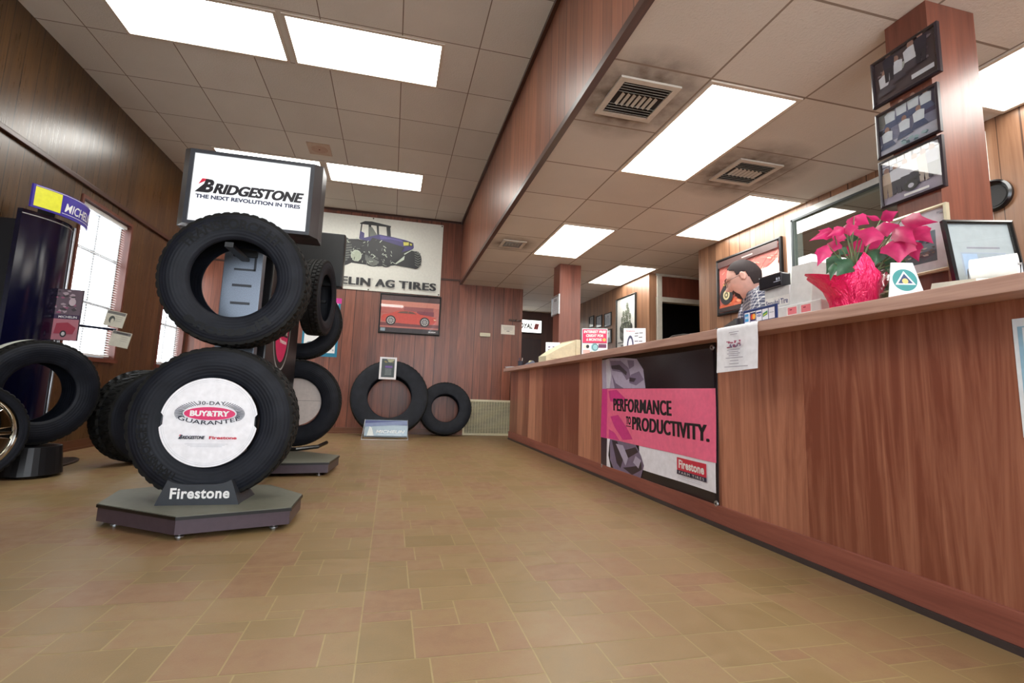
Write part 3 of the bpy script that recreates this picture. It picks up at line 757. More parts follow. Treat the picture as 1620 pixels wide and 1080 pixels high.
a.ell(.03, .30, .022, .03, C((190, 170, 176), .4)); a.poly([(-.06, .05), (.06, .05), (.075, .10), (.02, .14), (-.05, .13)], C((150, 40, 60), .4)); a.ell(.0, .05, .02, .026, M_BLACK); a.ell(.0, .05, .011, .015, C((200, 190, 190), .4))
a.build('sign_print', t)
tire('tire', 'dark tire standing against the blue curved display, white label across its tread', (-2.345, 3.98, .552), .95, .350, .195, .23)
t = thing('tread_label', 'white paper label with a green end stuck across the tread of the dark left tire', 'label', (-2.345, 3.98, .552), 0, rot=(0, 0, .95))
lb = MB(); 
for i in range(8):
    a0 = math.radians(94+i*6); a1 = math.radians(94+(i+1)*6); rr = .3545
    lb.add([(rr*math.cos(a_), y_, rr*math.sin(a_)) for a_, y_ in ((a0, -.06), (a1, -.06), (a1, .03), (a0, .03))], [(0, 1, 2, 3)], C((206, 210, 200), .5) if i < 6 else C((70, 190, 90), .5))
lb.build('paper_strip', None, t)
# chrome alloy wheel with its tire
t = tire('chrome_wheel', 'chrome alloy wheel with a low black tire at the left edge', (-2.40, 3.50, .315), .9, .30, .232, .19, cat='wheel')
rim = MB(); rim.lathe([(.232, -.078), (.238, -.088), (.228, -.09), (.216, -.078), (.206, -.045), (.203, .07), (.232, .085)], 64, axis='Y')
rim.build('rim_barrel', M_CHROME, t, True, angle=40)
for k_ in range(7):
    an = 2*PI*k_/7
    for s_ in (-.055, .055):
        sp = MB(); aa = an+s_
        p0 = Vector((.05*math.cos(an+s_*3), -.062, .05*math.sin(an+s_*3))); p1 = Vector((.210*math.cos(aa*1+s_*.9), -.072, .210*math.sin(aa+s_*.9)))
        d = (p1-p0).normalized(); nn = d.cross(Vector((0, 1, 0)))*.011; q = Vector((0, .028, 0))
        sp.add([p0-nn, p0+nn, p1+nn*1.2, p1-nn*1.2, p0-nn+q, p0+nn+q, p1+nn+q, p1-nn+q, (p0+p1)/2-Vector((0, -.006, 0))], [(0, 1, 8), (1, 2, 8), (2, 3, 8), (3, 0, 8), (4, 7, 6, 5), (0, 4, 5, 1), (1, 5, 6, 2), (2, 6, 7, 3), (3, 7, 4, 0)])
        sp.build('spoke', M_CHROME, t)
MB().lathe([(0, -.082), (.02, -.080), (.03, -.07), (.062, -.064), (.066, -.04), (.066, .0)], 32, axis='Y').build('hub_cap', M_CHROME, t, True, angle=40)

# ================================================================== TIRES ON THE FAR WALL
def tire_plain(name, label, loc, R, r, W, tilt):
    return tire(name, label, loc, 0, R, r, W, tilt=tilt)
tire('tire', 'biggest tire leaning on the back wall, paper tag taped to its top', (-.012, 7.16, .535), 0, .535, .30, .19, tilt=-.28)
tire('tire', 'smaller tire leaning on the back wall beside the floor grille', (.80, 7.40, .395), 0, .392, .205, .18, tilt=-.2)
t = thing('tire_tag', 'white-bordered dark paper tag hanging on top of the biggest back-wall tire', 'tag', (-.062, 7.170, .945), 0, rot=(-.28, 0, 0))
MB().box(-.118, .118, -.004, -.002, -.16, .17).build('tag_paper', C((206, 204, 206), .5), t)
a = Art(base=.0042); a.rect(-.09, .09, -.13, .145, C((44, 56, 60), .4)); a.blobs(-.085, .085, .08, .14, 10, .03, [C((120, 110, 70), .4), C((150, 150, 120), .4)], 2); a.rect(-.04, .06, .01, .04, C((90, 60, 130), .4))
for j in range(5): a.line(-.04, -.01-.02*j, .05, -.01-.02*j, .004, C((150, 160, 160), .4))
a.build('tag_print', t)
t = thing('counter_placard', 'low silver-blue sign board on wire feet before the biggest back-wall tire', 'sign', (-.03, 6.68, 0), 0)
MB().box(-.275, .275, -.004, .004, .035, .255, M=Matrix.Rotation(-.18, 4, 'X')).build('placard_board', C((150, 164, 172), .25, .3), t)
MB().tube([(-.27, -.01, .26), (-.30, -.035, .004), (-.30, .10, .004), (-.27, .02, .25)], .004, 6).tube([(.27, -.01, .26), (.285, -.035, .004), (.285, .10, .004), (.27, .02, .25)], .004, 6).tube([(-.30, -.035, .006), (.285, -.035, .006)], .004, 6).build('wire_feet', M_ALU, t)
a = Art(base=.005); a.rect(-.27, .27, .19, .25, C((70, 78, 130), .3)); a.poly([(-.27, .165), (.27, .20), (.27, .25), (-.27, .21)], C((120, 134, 170), .3))
a.text('MICHELIN', -.13, .24, .085, .125, C((236, 238, 236), .3), .012, .25); a.line(-.1, .065, .2, .065, .004, C((220, 224, 224), .3)); a.poly([(-.24, .05), (-.15, .05), (-.18, .15), (-.21, .17)], C((220, 226, 224), .3))
a.rect(-.27, .27, .037, .05, C((40, 44, 50), .3))
o = a.build('placard_print', t); o.matrix_local = Matrix.Rotation(-.18, 4, 'X')
# ================================================================== BACK WALL
VINYL = C((216, 216, 206), .35, var=.03)
INK = C((26, 26, 30), .4); PURP = C((46, 28, 110), .35); GRY = C((108, 112, 106), .4); PALE = C((190, 200, 184), .4); YEL = C((214, 208, 90), .4)
t = thing('wall_banner', 'white vinyl banner with a tractor and large black capitals, high on the back wall', 'banner', (-.451, YB-.018, 2.700))
MB().box(-1.1, 1.1, -.003, 0, -.575, .575).build('vinyl_sheet', VINYL, t)
def bp(cx, cy):
    px, py = 500+cx/7.2, 330+cy/7.2
    return (-.781+(px-549)*.00947+(py-400)*.0009+.451, 2.681-(py-400)*.0097+(px-549)*.0009-2.700)
a = Art(base=.003)
def bpoly(pts, mat): a.poly([bp(*p) for p in pts], mat)
bpoly([(505, 158), (560, 135), (640, 138), (855, 188), (850, 205), (505, 168)], INK)
for p in ([(518, 165), (532, 168), (505, 345), (490, 340)], [(600, 170), (630, 170), (628, 345), (596, 340)], [(690, 175), (715, 180), (716, 345), (694, 345)], [(800, 190), (845, 195), (850, 345), (806, 330)]): bpoly(p, INK)
bpoly([(600, 200), (640, 205), (690, 290), (680, 345), (610, 345)], GRY)
bpoly([(500, 340), (720, 290), (860, 315), (1010, 350), (1105, 385), (1110, 440), (1080, 480), (990, 560), (880, 640), (520, 600)], PURP)
bpoly([(505, 250), (550, 275), (545, 345), (495, 345)], PURP)
bpoly([(720, 300), (960, 350), (1000, 380), (850, 345), (730, 345)], C((80, 66, 150), .35))
bpoly([(985, 365), (1070, 375), (1100, 395), (1095, 425), (1000, 425)], INK); bpoly([(990, 375), (1055, 378), (1050, 415), (992, 418)], YEL); bpoly([(1065, 390), (1090, 398), (1086, 418), (1066, 414)], YEL)
def bwheel(cx, cy, rx, ry):
    x, z = bp(cx, cy); sx, sz = rx/7.2*.00947, ry/7.2*.0097
    a.ell(x, z, sx, sz, INK, 40)
    for i in range(-5, 6):
        q = i/5.5*.9; hw = math.sqrt(max(.05, 1-q*q))*.8
        a.line(x-sx*hw*.9, z+sz*(q+.14), x, z+sz*(q-.06), .018, GRY); a.line(x, z+sz*(q-.06), x+sx*hw*.9, z+sz*(q+.14), .018, GRY)
bpoly([(350, 345), (480, 345), (860, 420), (960, 560), (880, 650), (700, 662), (350, 612)], INK)
bwheel(230, 480, 250, 180); bwheel(640, 560, 125, 105); bwheel(790, 560, 90, 115); bwheel(1125, 590, 68, 105)
bpoly([(640, 330), (1000, 440), (900, 600), (800, 660), (520, 500)], INK); bpoly([(880, 650), (960, 500), (1060, 470), (1120, 490), (1180, 540), (1185, 640), (1130, 695), (1000, 670)], INK)
for i in range(6): bpoly([(1115, 500+28*i), (1150, 520+28*i), (1185, 505+28*i), (1185, 513+28*i), (1150, 530+28*i), (1113, 508+28*i)], GRY)
a.ell(*bp(455, 540), .075, .085, C((170, 180, 160), .4)); a.ring(*bp(455, 540), .078, .088, .012, PALE)
rd = random.Random(5)
for i in range(70):
    cx, cy = rd.uniform(350, 860), rd.uniform(330, 620)
    if cy < 360 and cx > 700: continue
    an = rd.uniform(0, PI); L_ = rd.uniform(15, 42); x, z = bp(cx, cy); x1, z1 = bp(cx+L_*math.cos(an), cy+L_*math.sin(an)); a.line(x, z, x1, z1, rd.uniform(.006, .013), rd.choice([PALE, PALE, INK, GRY]))
bpoly([(885, 635), (1000, 540), (990, 590), (900, 640)], PALE); bpoly([(990, 520), (1110, 455), (1115, 462), (1000, 530)], PALE)
def btext(s_, x0, x1, z0=2.192, z1=2.312): a.text(s_, x0+.451, x1+.451, z0-2.700, z1-2.700, INK, .012, 0, 1.08, fat=.008)
btext('MICHELIN', -1.36, -.415); a.ring(-.385+.451, 2.30-2.7, .014, .014, .003, INK); btext('AG', -.33, -.055); btext('TIRES', .02, .575)
a.build('banner_print', t)
for (x, z) in ((1.08, .555), (1.08, -.555), (-1.08, .555), (-1.08, -.555), (.02, -.56), (.02, .56)): MB().lathe([(0, -.006), (.010, -.005), (.012, -.003)], 12, axis='Y').build('grommet', C((90, 84, 74), .4, .6), t, loc=(x, 0, z))

RDP = C((186, 60, 60), .35)
a = Art(base=0); w_, h_ = .88, .57
a.rect(-w_/2, w_/2, -h_/2, h_/2, C((190, 108, 96), .35)); a.rect(-w_/2, w_/2, .20, h_/2, C((76, 50, 50), .35))
for (x0, x1, z0, z1, c_) in ((-.44, .44, .12, .20, (206, 130, 112)), (-.1, .35, .05, .12, (150, 76, 78)), (.1, .36, -.01, .06, (128, 56, 70)), (-.44, -.1, .0, .1, (182, 92, 84)), (-.44, .44, -.19, -.14, (120, 60, 62))): a.rect(x0, x1, z0, z1, C(c_, .35))
a.poly([(-.43, -.06), (-.40, -.02), (-.27, .01), (-.20, .045), (-.08, .06), (.06, .052), (.15, .01), (.30, -.005), (.39, -.03), (.41, -.09), (.40, -.13), (.20, -.15), (-.10, -.145), (-.42, -.12)], C((206, 76, 62), .3))
a.poly([(-.20, .015), (-.15, .04), (-.07, .05), (.03, .045), (.10, .01)], C((110, 74, 60), .3)); a.line(-.03, .012, -.03, .05, .006, C((206, 76, 62), .3))
a.poly([(.36, -.05), (.395, -.055), (.40, -.065), (.37, -.07)], C((236, 210, 170), .3))
for x in (-.285, .225):
    a.ell(x, -.105, .075, .075, INK); a.ell(x, -.105, .056, .056, C((196, 190, 186), .3)); a.ell(x, -.105, .046, .046, C((84, 84, 88), .3))
    for k_ in range(8): a.line(x, -.105, x+.048*math.cos(k_*PI/4), -.105+.048*math.sin(k_*PI/4), .007, C((196, 190, 186), .3))
    a.ell(x, -.105, .012, .012, C((150, 150, 150), .3))
a.rect(-w_/2, w_/2, -h_/2, -.215, C((44, 32, 34), .35)); a.rect(-.43, -.36, -.27, -.225, C((140, 160, 170), .35)); a.text('MICHELIN', .29, .40, -.262, -.245, M_WHITE, .04, .2)
picture('framed_poster', 'black-framed poster of a red sports car on the back wall under the tractor banner', 'poster', (.213, YB-.002, 1.802), 0, .926, .615, .022, .03, M_BLACK, a)

t = thing('wall_poster', 'blue-bordered poster on the back wall, mostly hidden behind the black tower tires', 'poster', (-1.06, YB-.002, 1.535))
MB().box(-.25, .25, -.002, 0, -.44, .44).build('poster_sheet', C((30, 120, 150), .4), t)
a = Art(base=.002); a.rect(-.22, .215, -.385, .36, M_WHITE); a.rect(-.25, .26, .36, .44, C((196, 40, 140), .4)); a.blobs(-.2, .2, -.36, -.22, 30, .03, [GRY, INK, C((150, 160, 170), .4)], 9)
a.build('poster_print', t)
def note(name, label, cat, loc, rotz, w, h, lines, rot=None, tone=(222, 214, 200), ink=(120, 112, 108)):
    t = thing(name, label, cat, loc, rotz, rot=rot)
    MB().box(-w/2, w/2, -.0012, 0, -h/2, h/2).build('paper_sheet', C(tone, .6), t)
    a = Art(base=.0012)
    for (s_, x0, x1, z0, z1) in lines: a.text(s_, x0*w, x1*w, z0*h, z1*h, C(ink, .5), .02) if s_ else a.rect(x0*w, x1*w, z0*h, z1*h, C(ink, .5))
    a.build('paper_print', t); return t
note('paper_notice', 'small white paper notice taped to the back wall near its right end', 'notice', (1.766, YB-.002, 1.668), 0, .225, .15,
     [('', -.38, .35, .26, .29), ('', -.35, .38, .12, .15), ('', -.3, .3, -.02, .01), ('', -.1, .12, -.2, -.12)])
t = thing('wall_thermostat', 'small ivory box mounted on the back wall beside the paper notice', 'thermostat', (1.393, YB-.001, 1.563))
MB().box(-.083, .083, -.03, 0, -.028, .028, ch=.005).build('cover', M_IVORY, t); MB().box(-.07, .07, -.031, -.029, .006, .010).box(-.07, .07, -.031, -.029, -.012, -.009).build('vent_slot', C((130, 124, 108), .5), t)
t = thing('coat_hook_rail', 'dark brown carved hook rail on the back wall over the paper notice', 'hook rail', (1.89, YB-.001, 1.825))
MB().box(-.115, .105, -.016, 0, -.014, .016, ch=.004).build('rail', M_TRIMX, t)
for x in (-.07, 0, .07): MB().tube([(x, -.016, 0), (x, -.04, -.004), (x, -.045, .012)], .005, 6).build('hook', C((120, 84, 40), .3, .8), t)
t = thing('return_air_grille', 'ivory slatted return air grille at the foot of the back wall', 'air grille', (1.50, YB-.001, .272))
gm = C((206, 198, 168), .5); W_, H_ = .40, .272
MB().box(-W_, W_, -.018, 0, H_-.028, H_).box(-W_, W_, -.018, 0, -H_, -H_+.028).box(-W_, -W_+.028, -.018, 0, -H_+.028, H_-.028).box(W_-.028, W_, -.018, 0, -H_+.028, H_-.028).build('grille_frame', gm, t)
MB().box(-W_+.02, W_-.02, -.004, -.001, -H_+.02, H_-.02).build('dark_backing', C((40, 34, 26), .8), t)
g = MB()
for i in range(24): z = -H_+.038+i*(2*H_-.076)/23; g.add([(-W_+.025, -.016, z-.004), (W_-.025, -.016, z-.004), (W_-.025, -.007, z+.005), (-W_+.025, -.007, z+.005)], [(0, 1, 2, 3)])
for i in range(17): x = -W_+.06+i*(2*W_-.12)/16; g.box(x-.002, x+.002, -.018, -.014, -H_+.025, H_-.025)
g.build('louvres', gm, t)

# ================================================================== COLUMNS AND RIGHT WALL
a = Art(base=0); a.rect(-.135, .135, -.115, .115, C((214, 218, 222), .4)); a.rect(-.05, -.02, .05, .09, INK); a.rect(.0, .03, .05, .09, INK)
for i in range(5): a.rect(-.07, .07, .03-.022*i, .034-.022*i, C((120, 126, 140), .5))
picture('framed_certificate', 'silver-framed certificate on the left side of the far square column', 'certificate', (2.033, 6.0, 1.815), RR, .30, .26, .018, .02, M_ALU, a)

def group_photo(w, h, seed, sky, ground, shirts, standing, wall_c):
    a = Art(base=0); rd = random.Random(seed)
    a.rect(-w/2, w/2, -h/2, h/2, C(sky, .3)); a.rect(-w/2, w/2, -h/2, -h*.22, C(ground, .3))
    return a, rd
def person_mark(a, x, z, s_, shirt, leg, sit=False):
    z -= .12*s_; s_ *= 1.32
    a.ell(x, z+.92*s_, .07*s_*1.3, .09*s_*1.3, C((150, 116, 104), .4), 10)
    a.poly([(x-.17*s_, z+.45*s_), (x+.17*s_, z+.45*s_), (x+.2*s_, z+.8*s_), (x+.06*s_, z+.86*s_), (x-.06*s_, z+.86*s_), (x-.2*s_, z+.8*s_)], C(shirt, .4))
    if sit: a.poly([(x-.3*s_, z+.2*s_), (x+.3*s_, z+.25*s_), (x+.17*s_, z+.47*s_), (x-.17*s_, z+.47*s_)], C(leg, .4))
    else: a.poly([(x-.14*s_, z), (x-.02*s_, z), (x, z+.35*s_), (x+.02*s_, z), (x+.14*s_, z), (x+.16*s_, z+.46*s_), (x-.16*s_, z+.46*s_)], C(leg, .4))
WF = (206, 210, 218)
a, rd = group_photo(.27, .21, 1, (58, 48, 58), (70, 60, 66), 0, 0, 0)
a.blobs(-.12, .12, -.02, .09, 40, .02, [C((40, 32, 42), .3), C((84, 72, 84), .3), C((130, 120, 130), .3)], 3); a.rect(-.02, .06, .0, .03, C((170, 180, 176), .3)); a.rect(.03, .12, -.075, -.055, C(WF, .3))
for x, z, s_ in ((-.08, -.09, .11), (-.03, -.06, .11), (.035, -.045, .12)): person_mark(a, x, z, s_, WF, (60, 56, 70), True)
for x in (-.06, .075): person_mark(a, x, -.01, .10, (44, 40, 52), (40, 36, 44))
FB = C((40, 32, 38), .3)
G3 = 'framed crew photographs on the near column'
picture('framed_photograph', 'top framed crew photo on the near column, darkest of the three', 'photograph', (2.076, 1.507, 2.105), RR, .285, .222, .012, .018, FB, a, G3)
a, rd = group_photo(.25, .2, 2, (120, 124, 150), (176, 180, 196), 0, 0, 0)
a.rect(.06, .125, 0, .1, C((60, 58, 92), .3)); a.rect(-.125, -.05, .03, .1, C((110, 112, 110), .3)); a.rect(-.125, -.07, .0, .025, C((50, 48, 60), .3))
for x, z, s_ in ((-.07, .0, .09), (-.02, .01, .09), (.03, .01, .09), (.08, .0, .09)): person_mark(a, x, z, s_, (204, 214, 222), (70, 84, 120), True)
for x, z in ((-.085, -.085), (-.01, -.07), (.05, -.06)): person_mark(a, x, z, .09, (210, 220, 228), (60, 74, 110), True)
a.blobs(-.03, .09, -.09, -.065, 14, .014, [C((150, 180, 186), .3), C((80, 110, 120), .3)], 8)
picture('framed_photograph', 'middle framed crew photo on the near column, people in white shirts seated', 'photograph', (2.076, 1.513, 1.853), RR, .262, .212, .011, .018, FB, a, G3)
a, rd = group_photo(.25, .2, 3, (84, 76, 100), (150, 142, 160), 0, 0, 0)
for i in range(7):
    for j in range(3):
        if i != 3: a.rect(-.12+.034*i, -.12+.034*i+.029, .03+.024*j, .03+.024*j+.019, C((190, 196, 210), .3))
a.rect(-.017, .008, .02, .1, C((206, 214, 224), .3))
for i, x in enumerate((-.10, -.06, -.02, .02, .055, .09)): person_mark(a, x, -.055+.004*i, .10, ((190, 170, 150), WF, WF, WF, (190, 176, 160), (130, 130, 150))[i], ((150, 130, 110), (40, 36, 50), (40, 36, 50), (40, 36, 50), (170, 160, 150), (50, 46, 60))[i])
a.ell(.0, -.05, .03, .022, INK); a.ell(.0, -.05, .012, .01, C((180, 180, 190), .3)); a.line(-.01, -.03, .04, -.02, .008, INK); a.rect(-.03, .07, -.088, -.078, M_WHITE)
picture('framed_photograph', 'bottom framed crew photo on the near column, row of people before garage doors', 'photograph', (2.076, 1.513, 1.625), RR, .262, .216, .011, .018, FB, a, G3)
a = Art(base=0); a.rect(-.115, .115, -.125, .125, C((226, 228, 234), .4)); a.rect(-.09, .07, -.085, .04, C((120, 140, 150), .4)); a.rect(-.09, .07, -.085, -.04, C((96, 110, 118), .4))
a.blobs(-.085, .065, -.06, -.025, 36, .012, [C((190, 186, 176), .4), C((130, 120, 112), .4), C((90, 84, 84), .4)], 5); a.blobs(-.04, .05, -.02, .03, 14, .014, [C((60, 62, 84), .4), C((90, 96, 110), .4)], 6)
a.rect(.085, .105, .1, .108, C((170, 174, 184), .4))
picture('framed_photograph', 'pale gold-framed landscape print low on the near column, behind the plant', 'photograph', (2.076, 1.508, 1.318), RR, .245, .268, .012, .022, C((206, 198, 170), .3, .4), a)

a = Art(base=0); a.rect(-.29, .29, -.43, .43, C((232, 232, 226), .4)); TG = C((96, 102, 98), .4)
for i in range(6): a.ell(.0, -.145+.024*i, .20, .085, [TG, C((70, 74, 72), .4)][i % 2])
a.rect(-.2, .2, -.145, -.03, TG)
for i in range(6): a.line(-.19, -.13+.02*i, .19, -.13+.02*i, .006, C((140, 146, 142), .4))
a.ell(0, -.02, .20, .085, C((60, 64, 62), .4)); a.ell(0, -.02, .15, .055, C((84, 90, 86), .4))
for (x, z) in ((-.13, .02), (-.05, -.02), (.04, .0), (.12, .03), (-.12, .11), (-.04, .09), (.04, .11), (.13, .13), (-.07, .19), (.01, .19), (.08, .22), (.05, .30)):
    a.ell(x, z, .035, .045, C((70, 80, 62), .4), 20); a.ell(x, z, .025, .033, C((168, 176, 156), .4), 20); a.ell(x, z, .012, .018, C((60, 66, 56), .4), 14)
    a.line(x, z-.05, x*.8, -.03, .006, C((120, 130, 110), .4))
for i, (x0, x1) in enumerate(((-.25, .05), (-.15, .05), (-.2, .06))): a.rect(x0, x1, -.24-.05*i, -.225-.05*i, C((90, 92, 92), .4))
picture('framed_poster', 'white poster of a stacked tire plant pot on the far right wall', 'poster', (XR-.002, 6.565, 1.70), RR, .615, .90, .012, .03, C((30, 28, 24), .4), a)
for i, (y, z, w_, h_, lab) in enumerate(((7.865, 1.94, .20, .2, 'furthest and highest small framed certificate left of the stacked tire poster'), (7.545, 1.90, .235, .205, 'middle framed certificate in the top row left of the stacked tire poster'), (7.20, 1.885, .26, .22, 'framed certificate nearest the stacked tire poster, upper one'), (7.18, 1.61, .24, .22, 'lower framed certificate under the one nearest the stacked tire poster'))):
    a = Art(base=0); a.rect(-w_/2+.01, w_/2-.01, -h_/2+.01, h_/2-.01, C((176, 182, 188), .4)); a.ell(0, .05, .02, .02, C((110, 116, 130), .4), 12)
    for j in range(4): a.rect(-.06, .06, .015-.022*j, .019-.022*j, C((130, 134, 146), .5))
    picture('framed_certificate', lab, 'certificate', (XR-.002, y, z), RR, w_, h_, .012, .018, M_BLACK, a, 'framed certificates on the far right wall')
a = Art(base=0); w_, h_ = .83, .54
a.rect(-w_/2, w_/2, -h_/2, h_/2, C((208, 120, 112), .35)); rd = random.Random(8)
for i in range(80):
    x, z = rd.uniform(-.41, .41), rd.uniform(-.12, .2); L_ = rd.uniform(.03, .10); s1 = rd.choice([.5, .9, -.3])
    a.line(x, z, min(.414, x+L_), max(-.2, min(.23, z+L_*s1)), rd.uniform(.004, .012), C(rd.choice([(226, 150, 136), (178, 70, 66), (236, 190, 170), (196, 90, 84)]), .35))
a.poly([(.05, -.12), (.2, .02), (.41, .12), (.41, -.12)], C((238, 206, 190), .35)); a.poly([(-.41, -.2), (-.2, -.16), (0, -.1), (.2, -.14), (.41, -.16), (.41, -.27), (-.41, -.27)], C((216, 104, 70), .35))
a.blobs(-.4, .4, -.2, -.12, 30, .035, [C((226, 120, 76), .35), C((190, 80, 56), .35), C((240, 160, 120), .35)], 12)
a.poly([(-.36, -.02), (-.30, .05), (-.16, .05), (-.08, -.0), (-.1, -.08), (-.34, -.08)], C((96, 70, 50), .35)); a.blobs(-.34, -.08, -.06, .05, 18, .025, [INK, C((200, 170, 90), .35), C((150, 60, 40), .35)], 2)
a.ell(-.29, -.10, .10, .10, INK); a.ell(-.29, -.10, .05, .05, C((206, 196, 150), .35)); a.ell(-.29, -.10, .03, .03, C((90, 84, 60), .35)); a.ell(-.29, -.10, .014, .014, C((210, 200, 160), .35))
a.ell(-.10, -.10, .05, .07, INK); a.rect(-w_/2, w_/2, .205, h_/2, C((84, 64, 62), .35)); a.rect(-.05, .10, .228, .238, C((214, 180, 170), .35)); a.rect(-w_/2, w_/2, -h_/2, -.225, C((50, 40, 40), .35))
picture('framed_poster', 'black-framed red rock off-road poster on the wall behind the man', 'poster', (XR-.002, 4.01, 1.835), RR, .90, .60, .026, .03, M_BLACK, a)
t = thing('wall_clock', 'black round clock on the right wall, half hidden by the near column', 'clock', (XR-.002, 1.985, 1.88), RR)
MB().lathe([(.062, 0), (.092, 0), (.094, -.02), (.084, -.03), (.072, -.022), (.062, -.012)], 40, axis='Y').build('clock_rim', M_BLKGL, t, True, angle=40)
MB().lathe([(0, -.010), (.068, -.010)], 32, axis='Y').build('clock_face', M_BLACK, t)

# lit sign at the end of the passage
t = thing('lit_wall_sign', 'lit white box sign with black capitals and a red mark, end of the passage', 'lit sign', (2.56, 9.66, 2.04))
MB().box(-.42, .40, -.06, .04, -.14, .14, ch=.006).build('sign_housing', M_BLACK, t)
MB().box(-.40, .38, -.064, -.060, -.125, .125).build('lit_face', emit('lit_sign_face', (250, 250, 240), 1.3), t)
a = Art(base=.068); a.text('ROYAL', -.16, .195, -.055, .06, INK, .05, .22); rx = C((206, 24, 50), .4); a.poly([(.215, -.06), (.305, -.06), (.335, .06), (.245, .06)], rx)
for z in (-.03, 0, .03): a.line(.24+z*.25, z, .31+z*.25, z, .006, M_WHITE)
a.build('sign_print', t)

# ================================================================== COUNTER FRONT
t = thing('vinyl_banner', 'pink and black tire banner hung on the counter front', 'banner', (XC-.002, 3.04, 0), RR)
# sheet with slack folds, local x runs towards the viewer
YL, YRr = -.745, .735
def bz(x, w_):   # lower edge climbs a little towards the near end
    u = (x-YL)/(YRr-YL); lo = .078+.022*u
    return lo+(.966-lo)*w_
def fold(x, z): return .005+.0035*math.sin(9*x+7*z)+.003*math.sin(17*z-6*x+1)*max(0, z-.6)/.4
mb = MB(); NX, NZ = 40, 26
v = []
for j in range(NZ+1):
    for i in range(NX+1):
        x = YL+(YRr-YL)*i/NX; z = bz(x, j/NZ); v.append((x, -fold(x, z), z))
f = [(j*(NX+1)+i, j*(NX+1)+i+1, (j+1)*(NX+1)+i+1, (j+1)*(NX+1)+i) for j in range(NZ) for i in range(NX)]
mb.add(v, f); VB = C((26, 20, 26), .25, var=.1); o = mb.build('vinyl_sheet', VB, t, True)
sm = o.modifiers.new('thickness', 'SOLIDIFY'); sm.thickness = .0012; sm.offset = -1
a = Art(base=.0012, step=.00014)
VP = C((240, 112, 146), .28); VP2 = C((214, 60, 136), .28); LG = C((176, 166, 190), .28); DG = C((52, 40, 52), .28); MG2 = C((120, 106, 132), .28); WH = C((232, 230, 238), .28)
a.rect(-.11, YRr-.02, .17, .33, WH); a.rect(YL, -.66, .33, .955, LG); a.rect(YL+.0, -.63, .10, .325, DG)
# big tread lugs of the farm tire
a.poly([(-.66, .955), (-.60, .96), (-.35, .95), (-.16, .93), (-.06, .85), (-.03, .72), (-.66, .72)], LG)
a.poly([(-.66, .955), (-.60, .955), (-.56, .83), (-.60, .72), (-.66, .72)], C((206, 204, 216), .28))
for p in ([(-.58, .94), (-.40, .93), (-.28, .87), (-.24, .80), (-.30, .78), (-.38, .84), (-.54, .86)], [(-.30, .93), (-.20, .92), (-.20, .88), (-.27, .86)], [(-.24, .82), (-.12, .84), (-.05, .78), (-.16, .74), (-.26, .76)], [(-.56, .84), (-.48, .76), (-.34, .72), (-.50, .72)]): a.poly(p, MG2)
for p in ([(-.56, .90), (-.42, .90), (-.30, .84), (-.31, .815), (-.42, .86), (-.55, .875)], [(-.26, .80), (-.16, .79), (-.19, .765), (-.26, .77)]): a.poly(p, DG)
a.poly([(-.58, .33), (-.16, .33), (-.08, .26), (-.04, .20), (-.10, .095), (-.3, .09), (-.5, .10), (-.57, .17)], MG2)
a.poly([(-.63, .33), (-.58, .33), (-.60, .20), (-.55, .10), (-.63, .10)], WH)
for p in ([(-.55, .32), (-.46, .32), (-.36, .2), (-.40, .13), (-.46, .16)], [(-.33, .27), (-.16, .31), (-.12, .28), (-.28, .22)], [(-.36, .14), (-.16, .18), (-.08, .22), (-.07, .17), (-.22, .11)]): a.poly(p, DG)
for p in ([(-.48, .30), (-.36, .30), (-.28, .22), (-.32, .16)], [(-.16, .25), (-.08, .23), (-.12, .17), (-.2, .20)]): a.poly(p, LG)
a.rect(YL, YRr-.012, .326, .718, VP)
a.rect(YL, -.64, .326, .718, VP2)
for p in ([(-.62, .70), (-.46, .71), (-.30, .64), (-.36, .60), (-.58, .62)], [(-.58, .50), (-.44, .52), (-.30, .44), (-.20, .36), (-.36, .34), (-.5, .42)], [(-.60, .40), (-.5, .38), (-.42, .33), (-.60, .33)]): a.poly(p, VP2)
HL = C((238, 130, 150), .28)
a.text('PERFORMANCE', -.517, .297, .548, .643, INK, .012, .0, 1.08, fat=.0065)
a.text('TO', -.30, -.222, .458, .518, INK, .05); a.line(-.30, .447, -.222, .447, .006, INK)
a.text('PRODUCTIVITY.', -.198, .665, .428, .520, INK, .012, .0, 1.08, fat=.0065)
FRD = C((206, 46, 70), .3)
a.rect(.35, .642, .236, .309, FRD); a.ring(.496, .2725, .146, .0365, .0, FRD) if False else None
a.rect(.348, .642, .212, .236, C((24, 26, 60), .3)); a.text('Firestone', .368, .622, .248, .298, M_WHITE, .035, 0, 1.05); a.text('FARM TIRES', .37, .62, .217, .231, M_WHITE, .0, 0, 1.3)
for i in range(2): a.line(.36, .200-.010*i, .60, .200-.010*i, .0016, C((180, 180, 190), .4))
o = a.build('banner_print', t)
bm = bmesh.new(); bm.from_mesh(o.data)
for ax in (0, 2):
    n = 36
    for i in range(1, n):
        c0 = (YL+(YRr-YL)*i/n) if ax == 0 else (.08+.88*i/n)
        nrm = (1, 0, 0) if ax == 0 else (0, 0, 1); co = (c0, 0, 0) if ax == 0 else (0, 0, c0)
        bmesh.ops.bisect_plane(bm, geom=bm.verts[:]+bm.edges[:]+bm.faces[:], plane_co=co, plane_no=nrm)
bm.to_mesh(o.data); bm.free()
for vv in o.data.vertices: vv.co.y -= fold(vv.co.x, vv.co.z)
for (x, z) in ((YL+.03, .94), (YRr-.03, .94), (YRr-.02, .118), (YL+.02, .10)): MB().lathe([(.006, -.014), (.014, -.013), (.016, -.006)], 14, axis='Y').build('grommet', M_ALU, t, loc=(x, 0, z))
